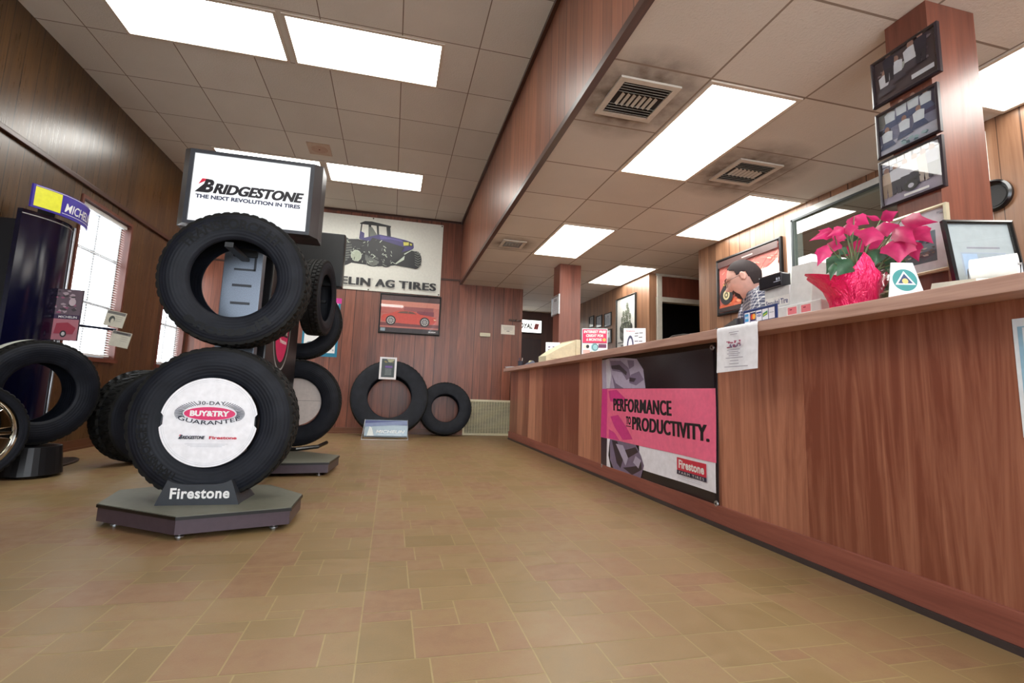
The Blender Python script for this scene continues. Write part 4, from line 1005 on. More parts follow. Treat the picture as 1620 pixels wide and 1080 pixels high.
note('blue_bordered_certificate', 'white certificate with pale blue border on the counter front at the right edge', 'certificate', (XC-.001, .87, .745), RR, .27, .33,
     [('', -.44, .44, .42, .43), ('', -.44, .44, -.43, -.42), ('', -.46, -.42, -.43, .43), ('', .42, .46, -.43, .43)], ink=(150, 190, 214), tone=(226, 232, 238))
# sheet draped over the counter edge
t = thing('draped_paper', 'white printed sheet hanging over the edge of the counter top', 'paper', (XE, 1.997, 0), RR)
mb = MB(); prof = [(-.085, ZT+.0015), (-.03, ZT+.0015), (-.004, ZT+.0015), (.004, ZT-.003), (.006, ZT-.02), (.005, .93), (.009, .86), (.012, .795)]
v = []; f = []
for i in range(9):
    x = -.142+.284*i/8
    for (d, z) in prof: v.append((x, -d-.002*math.sin(x*22)*(1 if z < .99 else 0), z+(.006*(x/.142) if z < .8 else 0)))
k = len(prof)
for i in range(8):
    for j in range(k-1): f.append((i*k+j, (i+1)*k+j, (i+1)*k+j+1, i*k+j+1))
mb.add(v, f); mb.build('paper_sheet', C((238, 238, 244), .6), t, True)
a = Art(base=.0155); gi = C((160, 156, 172), .5)
a.rect(-.04, .03, .978, .981, gi); a.rect(-.03, .02, .968, .971, gi)
a.blobs(-.055, .045, .905, .925, 16, .012, [C((150, 60, 90), .4), C((120, 100, 130), .4)], 3); a.blobs(-.055, .045, .926, .938, 12, .010, [C((170, 60, 100), .4)], 5)
for i in range(4): a.rect(-.05+.012*(i % 2), .04-.01*(i % 2), .893-.009*i, .896-.009*i, gi)
for i, (x0, x1) in enumerate(((-.06, .06), (-.03, .03), (-.035, .03), (-.07, .09))): a.rect(x0, x1, .855-.014*i, .858-.014*i, gi)
a.build('paper_print', t)

# ================================================================== ON THE COUNTER
t = thing('cash_register', 'off-white cash register with a dark customer display, beside the plant', 'cash register', (1.84, 1.93, ZT), 0)
BD = C((214, 216, 216), .45)
MB().box(.0, .30, -.165, .20, .0, .108, ch=.006).build('cash_drawer', BD, t)
v = [(.015, -.10, .085), (.015, .18, .085), (.28, .18, .085), (.28, -.10, .085), (.04, -.095, .30), (.04, .015, .31), (.25, .015, .31), (.25, -.095, .30), (.02, .02, .20), (.02, .18, .20), (.27, .18, .20), (.27, .02, .20)]
MB().add([v[0], (.015, .03, .085), (.28, .03, .085), v[3], v[4], (.04, .03, .305), (.25, .03, .305), v[7]], [(0, 1, 5, 4), (1, 2, 6, 5), (2, 3, 7, 6), (3, 0, 4, 7), (4, 5, 6, 7), (3, 2, 1, 0)]).build('printer_housing', BD, t)
MB().box(.02, .27, .03, .195, .085, .215, ch=.006).build('keyboard_housing', BD, t)
MB().box(-.002, .06, .06, .21, .215, .285, ch=.008).build('customer_display', C((28, 26, 34), .2), t)
a = Art(base=0); a.rect(-.088, -.078, .245, .258, C((190, 196, 214), .3)); a.rect(-.072, -.064, .245, .258, C((190, 196, 214), .3)); a.rect(-.105, -.06, .238, .241, C((190, 196, 214), .3))
a.text('Strouhal Tire', -.195, -.045, .125, .158, C((50, 60, 120), .4), .02) if False else None
a.build('display_print', t).matrix_local = Matrix.Translation((-.003, .0, 0))@Matrix.Rotation(RR, 4, 'Z')
a = Art(base=0); a.rect(-.192, -.035, .118, .168, M_WHITE); a.text('Strouhal Tire', -.186, -.042, .127, .155, C((50, 60, 120), .4), .02); a.build('name_label', t).matrix_local = Matrix.Translation((.019, 0, 0))@Matrix.Rotation(RR, 4, 'Z')
a = Art(base=0); PKK = C((222, 70, 90), .4)
a.rect(.015, .068, .235, .262, PKK); a.rect(.022, .062, .243, .252, M_WHITE); a.rect(.012, .066, .19, .23, C((176, 180, 184), .4)); a.rect(.015, .062, .212, .218, M_WHITE)
a.build('printer_sticker', t).matrix_local = Matrix.Translation((.0255, 0, 0))@Matrix.Rotation(RR, 4, 'Z')@Matrix.Rotation(-.115, 4, 'X')
for (x0, x1) in ((-.03, .035), (.05, .115)):
    a = Art(base=0); a.rect(x0, x1, .055, .100, M_WHITE); a.rect(x0+.006, x1-.006, .060, .094, C((236, 130, 140), .4)); a.rect(x0+.018, x0+.032, .080, .085, C((150, 20, 50), .4))
    a.build('drawer_sticker', t).matrix_local = Matrix.Translation((-.001, 0, 0))@Matrix.Rotation(RR, 4, 'Z')
t = thing('card_logo_stand', 'dark blue stand showing five payment card logos before the register', 'sign', (1.66, 1.935, ZT), RR-.05)
MB().box(-.115, .115, 0, .008, 0, .082, ch=.004).box(-.115, .115, 0, .03, 0, .006).build('stand_body', C((24, 46, 104), .35), t)
a = Art(base=0)
for i in range(5):
    x = -.085+.0425*i; a.rect(x-.019, x+.019, .018, .068, WH)
    if i == 0: a.rect(x-.017, x+.010, .024, .062, C((60, 150, 206), .4)); a.text('AM EX', x-.015, x+.008, .038, .050, M_WHITE, .04)
    if i == 1: a.rect(x-.018, x+.018, .022, .064, C((40, 40, 90), .4)); a.ell(x-.006, .043, .011, .014, C((214, 60, 50), .4), 20); a.ell(x+.007, .043, .011, .014, C((236, 160, 60), .4), 20)
    if i == 2: a.rect(x-.017, x+.017, .052, .06, C((40, 60, 140), .4)); a.text('VISA', x-.014, x+.014, .036, .048, C((40, 60, 140), .4), .04, .2)
    if i == 3: a.poly([(x-.016, .03), (x+.016, .04), (x+.016, .058), (x-.016, .048)], C((60, 140, 90), .4)); a.line(x-.012, .038, x+.012, .046, .004, C((230, 210, 60), .4))
    if i == 4: a.rect(x-.014, x+.014, .044, .047, C((150, 156, 170), .4))
a.build('card_logos', t)
t = thing('card_reader', 'low black card reader at the counter edge before the man', 'card reader', (1.70, 2.13, ZT), -.2)
MB().add([(-.05, -.07, 0), (.05, -.07, 0), (.05, .07, 0), (-.05, .07, 0), (-.04, -.055, .05), (.04, -.055, .05), (.045, .06, .025), (-.045, .06, .025)], [(3, 2, 1, 0), (4, 5, 6, 7), (0, 1, 5, 4), (1, 2, 6, 5), (2, 3, 7, 6), (3, 0, 4, 7)]).build('reader_body', C((22, 18, 26), .35), t)
MB().box(-.03, .03, -.035, -.01, .047, .052).build('reader_screen', C((60, 70, 74), .2), t)
t = thing('coiled_cable', 'thin black cable looping along the counter left of the card reader', 'cable', (1.72, 2.5, ZT))
pts = [(-.02, .32, .004), (-.03, .22, .03), (-.02, .10, .03), (0, .02, .012), (.02, -.08, .02), (.01, -.16, .035), (.03, -.22, .012), (.03, -.3, .006)]
sp = []
for i in range(len(pts)-1):
    for k_ in range(5): u = k_/5; sp.append(tuple(pts[i][c]*(1-u)+pts[i+1][c]*u for c in range(3)))
MB().tube(sp, .0035, 6).build('cable_run', M_BLACK, t)
t = thing('eyeglasses', 'thin dark eyeglasses lying folded on the counter by the cable', 'glasses', (1.78, 2.62, ZT), .4)
for s_ in (-1, 1):
    MB().tube([(s_*.034+.026*math.cos(a_), -.0, .02+.017*math.sin(a_)) for a_ in [2*PI*k_/16 for k_ in range(17)]], .0016, 5).build('lens_rim', M_BLACK, t)
    MB().tube([(s_*.062, 0, .026), (s_*.064, .06, .022), (s_*.06, .12, .004)], .0018, 5).build('temple_arm', M_BLACK, t)
MB().tube([(-.009, 0, .024), (0, -.002, .028), (.009, 0, .024)], .0014, 5).build('bridge', M_BLACK, t)
# flyers, calendar, monitor
def tent(name, label, cat, loc, rotz, w, h, art, lean=.16, tone=(236, 236, 240)):
    t = thing(name, label, cat, loc, rotz)
    M1 = Matrix.Rotation(-lean, 4, 'X')
    MB().box(-w/2, w/2, 0, .0015, 0, h, M=M1).build('front_panel', C(tone, .5), t)
    MB().box(-w/2, w/2, 0, .0015, 0, h, M=Matrix.Translation((0, 2*h*math.sin(lean), 0))@Matrix.Rotation(lean, 4, 'X')).build('back_panel', C(tone, .5), t)
    o = art.build('front_print', t); o.matrix_local = M1; return t
a = Art(base=0); w_, h_ = .22, .235
a.rect(-.105, .105, .10, .228, C((222, 50, 96), .4)); a.rect(-.105, .105, .10, .104, C((80, 20, 50), .4))
a.text('INTEREST FREE', -.095, .098, .192, .218, M_WHITE, .05, .15); a.text('CREDIT FOR', -.075, .075, .157, .182, M_WHITE, .05, .15); a.text('6 MONTHS', -.07, .06, .121, .146, M_WHITE, .012, .15, 1.05, fat=.001); a.ell(.082, .133, .015, .015, C((246, 180, 90), .4), 20)
a.rect(-.1, -.05, .05, .092, C((236, 220, 210), .4)); a.ell(-.06, .07, .014, .016, INK, 16); a.ell(.0, .065, .032, .036, C((150, 200, 206), .4), 24); a.ring(.005, .065, .026, .03, .005, C((50, 80, 90), .4)); a.rect(.032, .1, .06, .094, C((110, 50, 90), .4)); a.rect(-.1, -.04, .008, .04, C((236, 180, 170), .4)); a.rect(-.03, .1, .008, .026, C((200, 190, 150), .4)); a.rect(-.04, -.02, .008, .022, C((90, 60, 40), .4))
tent('counter_flyer', 'red and white flyer stand on the counter with large slanted white capitals', 'flyer', (1.695, 3.94, ZT), -.40, w_, h_, a)
a = Art(base=0); a.text('Firestone', -.06, .0, .118, .128, C((190, 40, 60), .4), .03)
a.ell(-.03, .0, .025, .09, C((64, 66, 96), .4), 30, 0, PI); a.ell(-.03, .0, .014, .068, WH, 30, 0, PI)
for (x, z) in ((.015, .105), (.045, .108), (.012, .085), (.042, .075), (.012, .045), (.042, .045)): a.poly([(x-.013, z-.003), (x+.013, z-.001), (x+.013, z+.005), (x-.013, z+.003)], INK)
tent('desk_calendar', 'small white tent card with rows of black marks, right of the red flyer', 'tent card', (1.685, 3.20, ZT), -.5, .155, .145, a, .2)
a = Art(base=0); a.blobs(-.06, .06, .14, .22, 18, .018, [C((110, 80, 150), .4), C((80, 60, 110), .4)], 7); a.blobs(-.06, .06, .11, .14, 8, .012, [C((170, 50, 90), .4)], 3)
tent('counter_flyer', 'white flyer with purple picture behind the beige monitor', 'flyer', (1.84, 5.52, ZT), -.35, .17, .27, a)
t = thing('crt_monitor', 'beige tube monitor seen from its back corner on the counter', 'monitor', (1.62, 5.0, ZT), .12)
BG = C((206, 198, 168), .5)
v = [(.0, .06, 0), (.0, .26, 0), (.33, -.02, 0), (.33, .34, 0), (.0, .06, .06), (.0, .26, .06), (.14, .02, .15), (.14, .30, .15), (.31, -.02, .235), (.31, .34, .235), (.33, -.02, .23), (.33, .34, .23)]
MB().add(v, [(0, 1, 3, 2), (0, 4, 5, 1), (4, 6, 7, 5), (6, 8, 9, 7), (0, 2, 8, 6), (0, 6, 4), (1, 7, 9, 3), (1, 5, 7), (2, 3, 11, 10), (8, 10, 11, 9), (2, 10, 8), (3, 9, 11)]).build('monitor_shell', BG, t)
MB().box(.315, .37, -.035, .355, .0, .25, ch=.008).build('screen_bezel', BG, t); MB().box(.370, .372, .0, .32, .035, .215).build('screen', C((20, 24, 24), .15), t)
MB().box(.04, .12, .018, .0225, .03, .034, M=Matrix.Rotation(0, 4, 'Z')).build('vent_slit', C((130, 124, 100), .6), t)
# clutter at the far end of the counter
for (nm, lb, ct, x, y, s_, c_) in (('tape_dispenser', 'small grey tape dispenser at the far end of the counter', 'tape dispenser', 1.83, 6.45, .055, (110, 116, 130)), ('pen_cup', 'small dark pen cup at the far end of the counter', 'cup', 1.74, 6.62, .04, (40, 40, 52))):
    t = thing(nm, lb, ct, (x, y, ZT), .4)
    if nm == 'pen_cup':
        MB().lathe([(0, 0), (.035, 0), (.038, .095), (.034, .095), (.031, .004), (0, .004)], 20).build('cup', C(c_, .5), t, True, angle=40)
        for k_ in range(4): MB().tube([(.012*math.cos(k_*1.7), .012*math.sin(k_*1.7), .005), (.028*math.cos(k_*1.7), .028*math.sin(k_*1.7), .14)], .004, 6).build('pen', C([(200, 60, 60), (40, 60, 140), (20, 20, 20), (220, 220, 210)][k_], .4), t)
    else:
        MB().add([(-.1, -.03, 0), (.1, -.03, 0), (.1, .03, 0), (-.1, .03, 0), (-.09, -.028, .03), (.03, -.028, .10), (.09, -.028, .05), (-.09, .028, .03), (.03, .028, .10), (.09, .028, .05)], [(3, 2, 1, 0), (0, 1, 6, 5, 4), (2, 3, 7, 8, 9), (4, 5, 8, 7), (5, 6, 9, 8), (1, 2, 9, 6), (3, 0, 4, 7)]).build('dispenser_body', C(c_, .5), t)
        MB().lathe([(.016, -.012), (.034, -.012), (.034, .012), (.016, .012)], 24, axis='Y', closed=True).build('tape_roll', C((214, 206, 170), .3), t, loc=(.01, 0, .065))
t = thing('paper_stack', 'low stack of white papers at the far end of the counter', 'papers', (1.72, 6.86, ZT), .2)
for k_ in range(4): MB().box(-.11, .11, -.09, .09, .006*k_, .006*k_+.005, M=Matrix.Rotation(.12*k_-.15, 4, 'Z')).build('sheet', C((220-8*k_, 216-6*k_, 206), .6), t)
# ---- right end: framed diploma, adding machine, box, sign card, jar
a = Art(base=0); a.rect(-.105, .105, -.14, .14, C((158, 168, 170), .4)); a.rect(-.075, .075, -.06, .03, C((150, 160, 176), .4)); a.rect(-.072, .072, -.057, .027, C((146, 158, 164), .4)); a.rect(-.07, -.02, -.055, .025, C((150, 172, 196), .4)); a.rect(-.05, .06, .045, .051, C((130, 130, 140), .4))
for i in range(4): a.rect(-.01, .06, .01-.014*i, .014-.014*i, C((150, 154, 160), .4))
picture('framed_diploma', 'black-framed document leaning at the right end of the counter top', 'certificate', (2.0, 1.245, ZT+.158), 0, .235, .305, .013, .02, M_BLKGL, a, rot=(-.14, 0, -.30))
t = thing('adding_machine', 'ivory adding machine with a fat white paper roll at the right end of the counter', 'adding machine', (1.85, 1.12, ZT), -.35)
MB().add([(-.13, -.09, 0), (.12, -.09, 0), (.12, .11, 0), (-.13, .11, 0), (-.12, -.08, .035), (.11, -.08, .035), (.11, .10, .06), (-.12, .10, .06)], [(3, 2, 1, 0), (4, 5, 6, 7), (0, 1, 5, 4), (1, 2, 6, 5), (2, 3, 7, 6), (3, 0, 4, 7)]).build('machine_body', C((218, 216, 200), .45), t)
MB().lathe([(.008, -.055), (.034, -.055), (.034, .055), (.008, .055)], 32, axis='Y', closed=True, M=Matrix.Translation((.02, .03, .10))@Matrix.Rotation(PI/2-.8, 4, 'Z')).build('paper_roll', C((236, 236, 240), .7), t, True, angle=40)
MB().tube([(-.025, .073, .05), (-.025, .073, .10), (.065, -.013, .10), (.065, -.013, .05)], .004, 6).build('roll_holder', M_ALU, t)
t = thing('white_carton', 'white envelope box standing tilted behind the framed document', 'box', (2.25, 1.15, ZT+.175), 0, rot=(0, .55, -.2))
MB().box(-.09, .09, -.02, .02, -.13, .13, ch=.004).build('carton_body', C((220, 224, 226), .5), t); MB().box(-.02, .02, -.0215, -.0205, -.12, .12).build('grey_strip', C((150, 152, 158), .5), t)
t = thing('round_logo_card', 'white tapered card with a teal disc and triangle, right of the plant pot', 'sign', (1.69, 1.275, ZT), -.32)
MB().add([(-.062, 0, 0), (.06, 0, 0), (.035, .018, .135), (-.035, .018, .135), (-.062, .004, 0), (.06, .004, 0), (.035, .022, .135), (-.035, .022, .135)], [(0, 1, 2, 3), (7, 6, 5, 4), (0, 4, 5, 1), (1, 5, 6, 2), (2, 6, 7, 3), (3, 7, 4, 0)]).build('card', C((226, 230, 236), .5), t)
a = Art(base=.0005); TL = C((50, 130, 130), .4); a.ell(0, .072, .040, .040, TL); a.poly([(-.033, .055), (.033, .055), (0, .105)], C((236, 236, 240), .4)); a.poly([(-.024, .06), (.024, .06), (0, .096)], C((40, 60, 100), .4)); a.ell(0, .068, .010, .010, C((206, 180, 110), .4), 16)
a.build('card_print', t).matrix_local = Matrix.Rotation(-.135, 4, 'X')
t = thing('glass_jar', 'clear glass jar with coins beside the red foil plant pot', 'jar', (1.75, 1.37, ZT))
MB().lathe([(0, .001), (.045, .001), (.05, .02), (.048, .09), (.036, .11), (.036, .125), (.040, .127), (.040, .130), (.033, .13), (.033, .108), (.045, .088), (.046, .022), (.042, .005), (0, .005)], 32).build('jar_glass', glass('jar_glass', .03, (236, 242, 238)), t, True)
MB().lathe([(0, .006), (.04, .008), (.042, .045), (.03, .055), (0, .052)], 20).build('coins', C((150, 140, 110), .3, .6), t)
# ================================================================== POINSETTIA
t = thing('potted_poinsettia', 'pink-red poinsettia in crinkled red foil wrap on the counter', 'potted plant', (1.79, 1.56, ZT))
def foil_mat():
    mt, nt, bs = newmat('crinkled_foil'); q = NT(nt); v, _ = q.coords((1, 1, .45))
    bs.inputs['Base Color'].default_value = rgb((226, 26, 92)); bs.inputs['Metallic'].default_value = .25; bs.inputs['Roughness'].default_value = .2
    n1 = q.noise(v, 34, 3, .6, 1.2); q.bump(n1, .8, .02, bs); return mt
N = 72; K = 14; v = []; f = []
tips = {PI-.1: (.215, .155), 4.35: (.085, .24), 2*PI-.25: (.155, .195), 1.3: (.14, .2)}
for i in range(N):
    a_ = 2*PI*i/N
    rt, ht = .10, .125
    for ta, (tr, th) in tips.items():
        d = abs((a_-ta+PI) % (2*PI)-PI); k_ = max(0, 1-d/.85); k_ = k_**1.1; rt += (tr-.10)*k_; ht += (th-.13)*k_
    for j in range(K+1):
        u = j/K; r0 = .082+.012*u
        r = r0+(rt-r0)*max(0, (u-.35)/.65)**1.6
        r *= 1+.035*math.sin(a_*13+u*5)*u+.02*math.sin(a_*29+3*u)
        v.append((r*math.cos(a_), r*math.sin(a_), ht*u+.002))
for i in range(N):
    for j in range(K): f.append((i*(K+1)+j, ((i+1) % N)*(K+1)+j, ((i+1) % N)*(K+1)+j+1, i*(K+1)+j+1))
f.append(tuple(i*(K+1) for i in range(N))[::-1])
MB().add(v, f).build('foil_wrap', foil_mat(), t, True)
MB().lathe([(0, .1), (.08, .1), (.078, .01), (0, .01)], 24).build('soil', C((50, 36, 26), .9), t)
def leaf_mat(name, c1, c2):
    mt, nt, bs = newmat(name); q = NT(nt); v, _ = q.coords(); n1 = q.noise(v, 28, 3)
    q.link(q.ramp(n1, [(.3, rgb(c1)), (.7, rgb(c2))]), bs.inputs['Base Color']); bs.inputs['Roughness'].default_value = .45
    bs.inputs['Subsurface Weight'].default_value = .0
    tr = q.n('ShaderNodeBsdfTranslucent'); tr.inputs[0].default_value = rgb(c2)
    mx = q.n('ShaderNodeMixShader'); mx.inputs[0].default_value = .3
    out = nt.nodes['Material Output']; q.link(bs.outputs[0], mx.inputs[1]); q.link(tr.outputs[0], mx.inputs[2]); q.link(mx.outputs[0], out.inputs[0]); return mt
MBR = leaf_mat('bract_pink', (172, 22, 86), (208, 52, 114)); MLF = leaf_mat('leaf_green', (30, 66, 48), (66, 112, 80))
LEAVES = [
('b',(1.671,1.532,1.34),(1.525,1.52,1.278),0.046),
('b',(1.682,1.55,1.332),(1.603,1.55,1.34),0.041),
('b',(1.613,1.52,1.274),(1.539,1.5,1.173),0.055),
('b',(1.702,1.562,1.316),(1.683,1.57,1.255),0.058),
('b',(1.696,1.514,1.35),(1.577,1.49,1.289),0.041),
('b',(1.766,1.562,1.377),(1.816,1.57,1.435),0.035),
('b',(1.787,1.55,1.42),(1.863,1.55,1.395),0.055),
('b',(1.701,1.508,1.364),(1.681,1.48,1.303),0.064),
('b',(1.823,1.502,1.365),(1.74,1.47,1.264),0.096),
('b',(1.893,1.514,1.397),(1.862,1.479,1.319),0.093),
('b',(1.922,1.55,1.422),(1.943,1.49,1.44),0.052),
('b',(1.923,1.469,1.39),(1.871,1.297,1.319),0.064),
('b',(1.901,1.483,1.364),(1.848,1.358,1.247),0.075),
('b',(1.929,1.435,1.353),(1.898,1.338,1.253),0.07),
('b',(1.871,1.447,1.306),(1.82,1.408,1.187),0.11),
('b',(1.926,1.449,1.306),(1.908,1.401,1.202),0.064),
('b',(1.952,1.574,1.432),(1.889,1.59,1.453),0.023),
('b',(1.813,1.598,1.325),(1.912,1.63,1.29),0.087),
('b',(1.915,1.586,1.347),(1.998,1.61,1.326),0.07),
('b',(1.753,1.58,1.363),(1.733,1.6,1.309),0.058),
('b',(1.88,1.586,1.384),(1.85,1.61,1.351),0.052),
('b',(1.839,1.58,1.364),(1.786,1.6,1.373),0.041),
('l',(1.687,1.538,1.246),(1.61,1.53,1.156),0.064),
('l',(1.716,1.514,1.225),(1.616,1.49,1.139),0.087),
('l',(1.623,1.502,1.196),(1.564,1.47,1.112),0.032),
('l',(1.749,1.562,1.29),(1.719,1.57,1.254),0.052),
('l',(1.844,1.508,1.276),(1.784,1.48,1.189),0.075),
('l',(1.929,1.518,1.252),(1.922,1.525,1.161),0.052),
('l',(1.823,1.568,1.34),(1.761,1.58,1.328),0.035),
('l',(1.953,1.539,1.354),(1.914,1.57,1.36),0.041),
('l',(1.95,1.568,1.29),(1.964,1.548,1.228),0.064),
('l',(1.872,1.586,1.283),(1.821,1.61,1.248),0.046),
('l',(1.921,1.463,1.228),(1.924,1.509,1.206),0.046)
]
OR = Vector((1.775, 1.56, ZT)); rd = random.Random(21)
for (kd, b_, e_, wd) in LEAVES:
    b_ = Vector(b_)-OR; e_ = Vector(e_)-OR
    ax = (e_-b_); L_ = ax.length; ax.normalize()
    view = Vector((-.72, -.62, -.25)).normalized()      # blades show their faces to the room, tipped at random
    side = ax.cross(view).normalized(); side = (side+view*rd.uniform(-.35, .35)).normalized(); nrm = side.cross(ax).normalized()
    v = []; f = []; n = 10
    for i in range(n+1):
        u = i/n; w_ = wd*.5*((u/.42)**.6 if u < .42 else ((1-u)/.58)**1.1)
        if kd == 'b' and i in (3, 5): w_ *= 1.22
        sag = -.10*L_*(u**2)*.6
        c_ = b_+ax*L_*u+nrm*(.10*L_*math.sin(PI*u))
        for s_ in (-1, -.5, 0, .5, 1):
            v.append(c_+side*w_*s_-nrm*abs(s_)*w_*.35+nrm*.02*w_*math.sin(u*22+s_*3))
    for i in range(n):
        for k_ in range(4): f.append((i*5+k_, (i+1)*5+k_, (i+1)*5+k_+1, i*5+k_+1))
    MB().add(v, f).build('bract' if kd == 'b' else 'leaf', MBR if kd == 'b' else MLF, t, True)
    if kd == 'b' and rd.random() < .62 or kd == 'l':
        root = Vector((rd.uniform(-.03, .03), rd.uniform(-.03, .03), .08)); mid = (root+b_)/2+Vector((0, 0, .03))
        MB().tube([root, mid, b_], [.004, .003, .0018], 6).build('stem', C((96, 110, 70), .5), t)
MB().lathe([(0, 0), (.01, .004), (.012, .012), (0, .016)], 10, C((206, 200, 90), .5), Matrix.Translation((.03, -.03, .335))).build('flower_bud', None, t)

# ================================================================== MAN
def skin_body(nodes, edges, sub=2):
    """nodes: name -> (pos, radius); grows one continuous tapering surface"""
    names = list(nodes); me = bpy.data.meshes.new('tmp'); me.from_pydata([nodes[n][0] for n in names], [(names.index(a), names.index(b)) for a, b in edges], [])
    o = bpy.data.objects.new('tmp', me); COL.objects.link(o)
    o.modifiers.new('s', 'SKIN'); sk = me.skin_vertices[0].data if me.skin_vertices else None
    if sk is None:
        bm = bmesh.new(); bm.from_mesh(me); bm.verts.layers.skin.verify(); bm.to_mesh(me); bm.free(); sk = me.skin_vertices[0].data
    for i, n in enumerate(names):
        r = nodes[n][1]; sk[i].radius = (r, r) if isinstance(r, (int, float)) else r; sk[i].use_root = (i == 0)
    ss = o.modifiers.new('u', 'SUBSURF'); ss.levels = sub; ss.render_levels = sub
    dg = bpy.context.evaluated_depsgraph_get(); dg.update()
    out = bpy.data.meshes.new_from_object(o.evaluated_get(dg)); vs = [tuple(v_.co) for v_ in out.vertices]; fs = [tuple(p.vertices) for p in out.polygons]
    bpy.data.objects.remove(o); bpy.data.meshes.remove(me); bpy.data.meshes.remove(out); return vs, fs
man = thing('person', 'man with dark hair, goatee and glasses in a plaid shirt behind the counter, looking down', 'person', (2.36, 2.36, 0))
# local frame: +x = direction he faces, +y = his left, built at origin under the pelvis and turned
fa = math.atan2(.50, -.86); man.rotation_euler = (0, 0, fa)
SK = C((226, 176, 160), .5, var=.05)
def g(x): return math.exp(-x*x)
def head_mesh(off=0, keep=None, q_=1):
    """face towards +x; centre at the ear line"""
    v = []; f = []; NR, NS = 40*q_, 56*q_
    for i in range(NR+1):
        ph = PI*i/NR; z = math.cos(ph)
        for j in range(NS):
            th = 2*PI*j/NS; cx, cy = math.cos(th), math.sin(th); s = math.sin(ph)
            X, Y, Z = s*cx*(.094 if cx > 0 else .100), s*cy*.074, z*.118
            if Z < 0: Y *= 1-.20*(-Z/.122)**1.2; X = X*(1-.12*(-Z/.122)) + ((.016 if cx > 0 else .020)*(-Z/.122))
            if cx > 0:      # face
                fr = cx*s
                X += .026*g(Y/.012)*g((Z+.024)/.013)*(fr > 0) + .016*g(Y/.009)*g((Z+.004)/.024)
                X += .007*g((Z-.030)/.011)*g(Y/.045) - .013*(g((Y-.031)/.014)+g((Y+.031)/.014))*g((Z-.010)/.013)
                X += .007*g(Y/.024)*g((Z+.056)/.006) + .007*g(Y/.022)*g((Z+.070)/.006) + .010*g(Y/.026)*g((Z+.098)/.018) - .004*g(Y/.02)*g((Z+.063)/.003)
                X += .006*(g((Y-.045)/.02)+g((Y+.045)/.02))*g((Z+.02)/.025)
            n_ = Vector((X/.0096, Y/.0058, Z/.0149)).normalized()
            p = Vector((X, Y, Z))+n_*off
            v.append(p)
    for i in range(NR):
        for j in range(NS):
            q = (i*NS+j, (i+1)*NS+j, (i+1)*NS+(j+1) % NS, i*NS+(j+1) % NS)
            if keep is None or keep(sum((v[a] for a in q), Vector())/4): f.append(q)
    return v, f
# head placement: centre in world (2.045, 2.5, 1.385)
HC = Vector((2.045-2.36, 2.50-2.36, 1.392)); Ri = Matrix.Rotation(-fa, 3, 'Z'); HC = Ri @ HC
HM = Matrix.Translation(HC) @ Matrix.Rotation(-.34, 4, 'Z') @ Matrix.Rotation(.40, 4, 'Y')
P_ = {'pelvis': ((0, 0, .86), .125), 'belly': ((.13, 0, .99), .135), 'chest': ((.235, 0, 1.15), .160), 'neckb': ((HC.x-.085, 0, 1.275), .060), 'neck': ((HC.x-.050, 0, 1.33), .052), 'skull': ((HC.x-.025, 0, 1.39), .045)}
E_ = [('pelvis', 'belly'), ('belly', 'chest'), ('chest', 'neckb'), ('neckb', 'neck'), ('neck', 'skull')]
for s_, S in ((1, 'L'), (-1, 'R')):
    P_.update({'sh'+S: ((.255, s_*.195, 1.250), .076), 'el'+S: ((.30, s_*.275, 1.075), .050), 'fo'+S: ((.34, s_*.215, 1.07), .040), 'wr'+S: ((.35, s_*.14, 1.065), .028), 'pa'+S: ((.41, s_*.11, 1.062), .026),
               'hip'+S: ((0, s_*.09, .80), .095), 'kn'+S: ((.05, s_*.10, .46), .06), 'an'+S: ((-.02, s_*.10, .09), .042), 'to'+S: ((.13, s_*.11, .035), .034)})
    E_ += [('chest', 'sh'+S), ('sh'+S, 'el'+S), ('el'+S, 'fo'+S), ('fo'+S, 'wr'+S), ('wr'+S, 'pa'+S), ('pelvis', 'hip'+S), ('hip'+S, 'kn'+S), ('kn'+S, 'an'+S), ('an'+S, 'to'+S)]
vs, fs = skin_body(P_, E_)
mb = MB(); mb.add(vs, fs); hv, hf = head_mesh(0, None, 3); mb.add(hv, hf, None, HM)
for s_ in (-1, 1):      # ears
    mb.lathe([(.0, -.006), (.014, -.007), (.018, 0), (.013, .006), (.0, .003)], 16, None, HM @ Matrix.Translation((-.008, s_*.078, .0)) @ Matrix.Rotation(PI/2, 4, 'X') @ Matrix.Diagonal((.95, 1.6, 1, 1)))
    # fingers and thumb, each its own tapering chain rooted in the palm
    base = Vector((.43, s_*.105, 1.058))
    for k_, (oy, L_) in enumerate(((-.028, .062), (-.010, .072), (.009, .068), (.027, .052))):
        o_ = base+Vector((0, oy, 0)); c_ = [o_-Vector((.015, 0, 0)), o_+Vector((L_*.45, 0, .004)), o_+Vector((L_*.8, 0, -.006)), o_+Vector((L_, 0, -.020))]
        mb.tube(c_, [.009, .0085, .008, .006], 8)
    o_ = base+Vector((-.03, -s_*.026, .0)); mb.tube([o_, o_+Vector((.025, -s_*.02, .0)), o_+Vector((.05, -s_*.026, -.008))], [.011, .010, .007], 8)
bo = mb.build('body', SK, man, True)
rm = bo.modifiers.new('skin', 'REMESH'); rm.mode = 'VOXEL'; rm.voxel_size = .0038; rm.use_smooth_shade = True
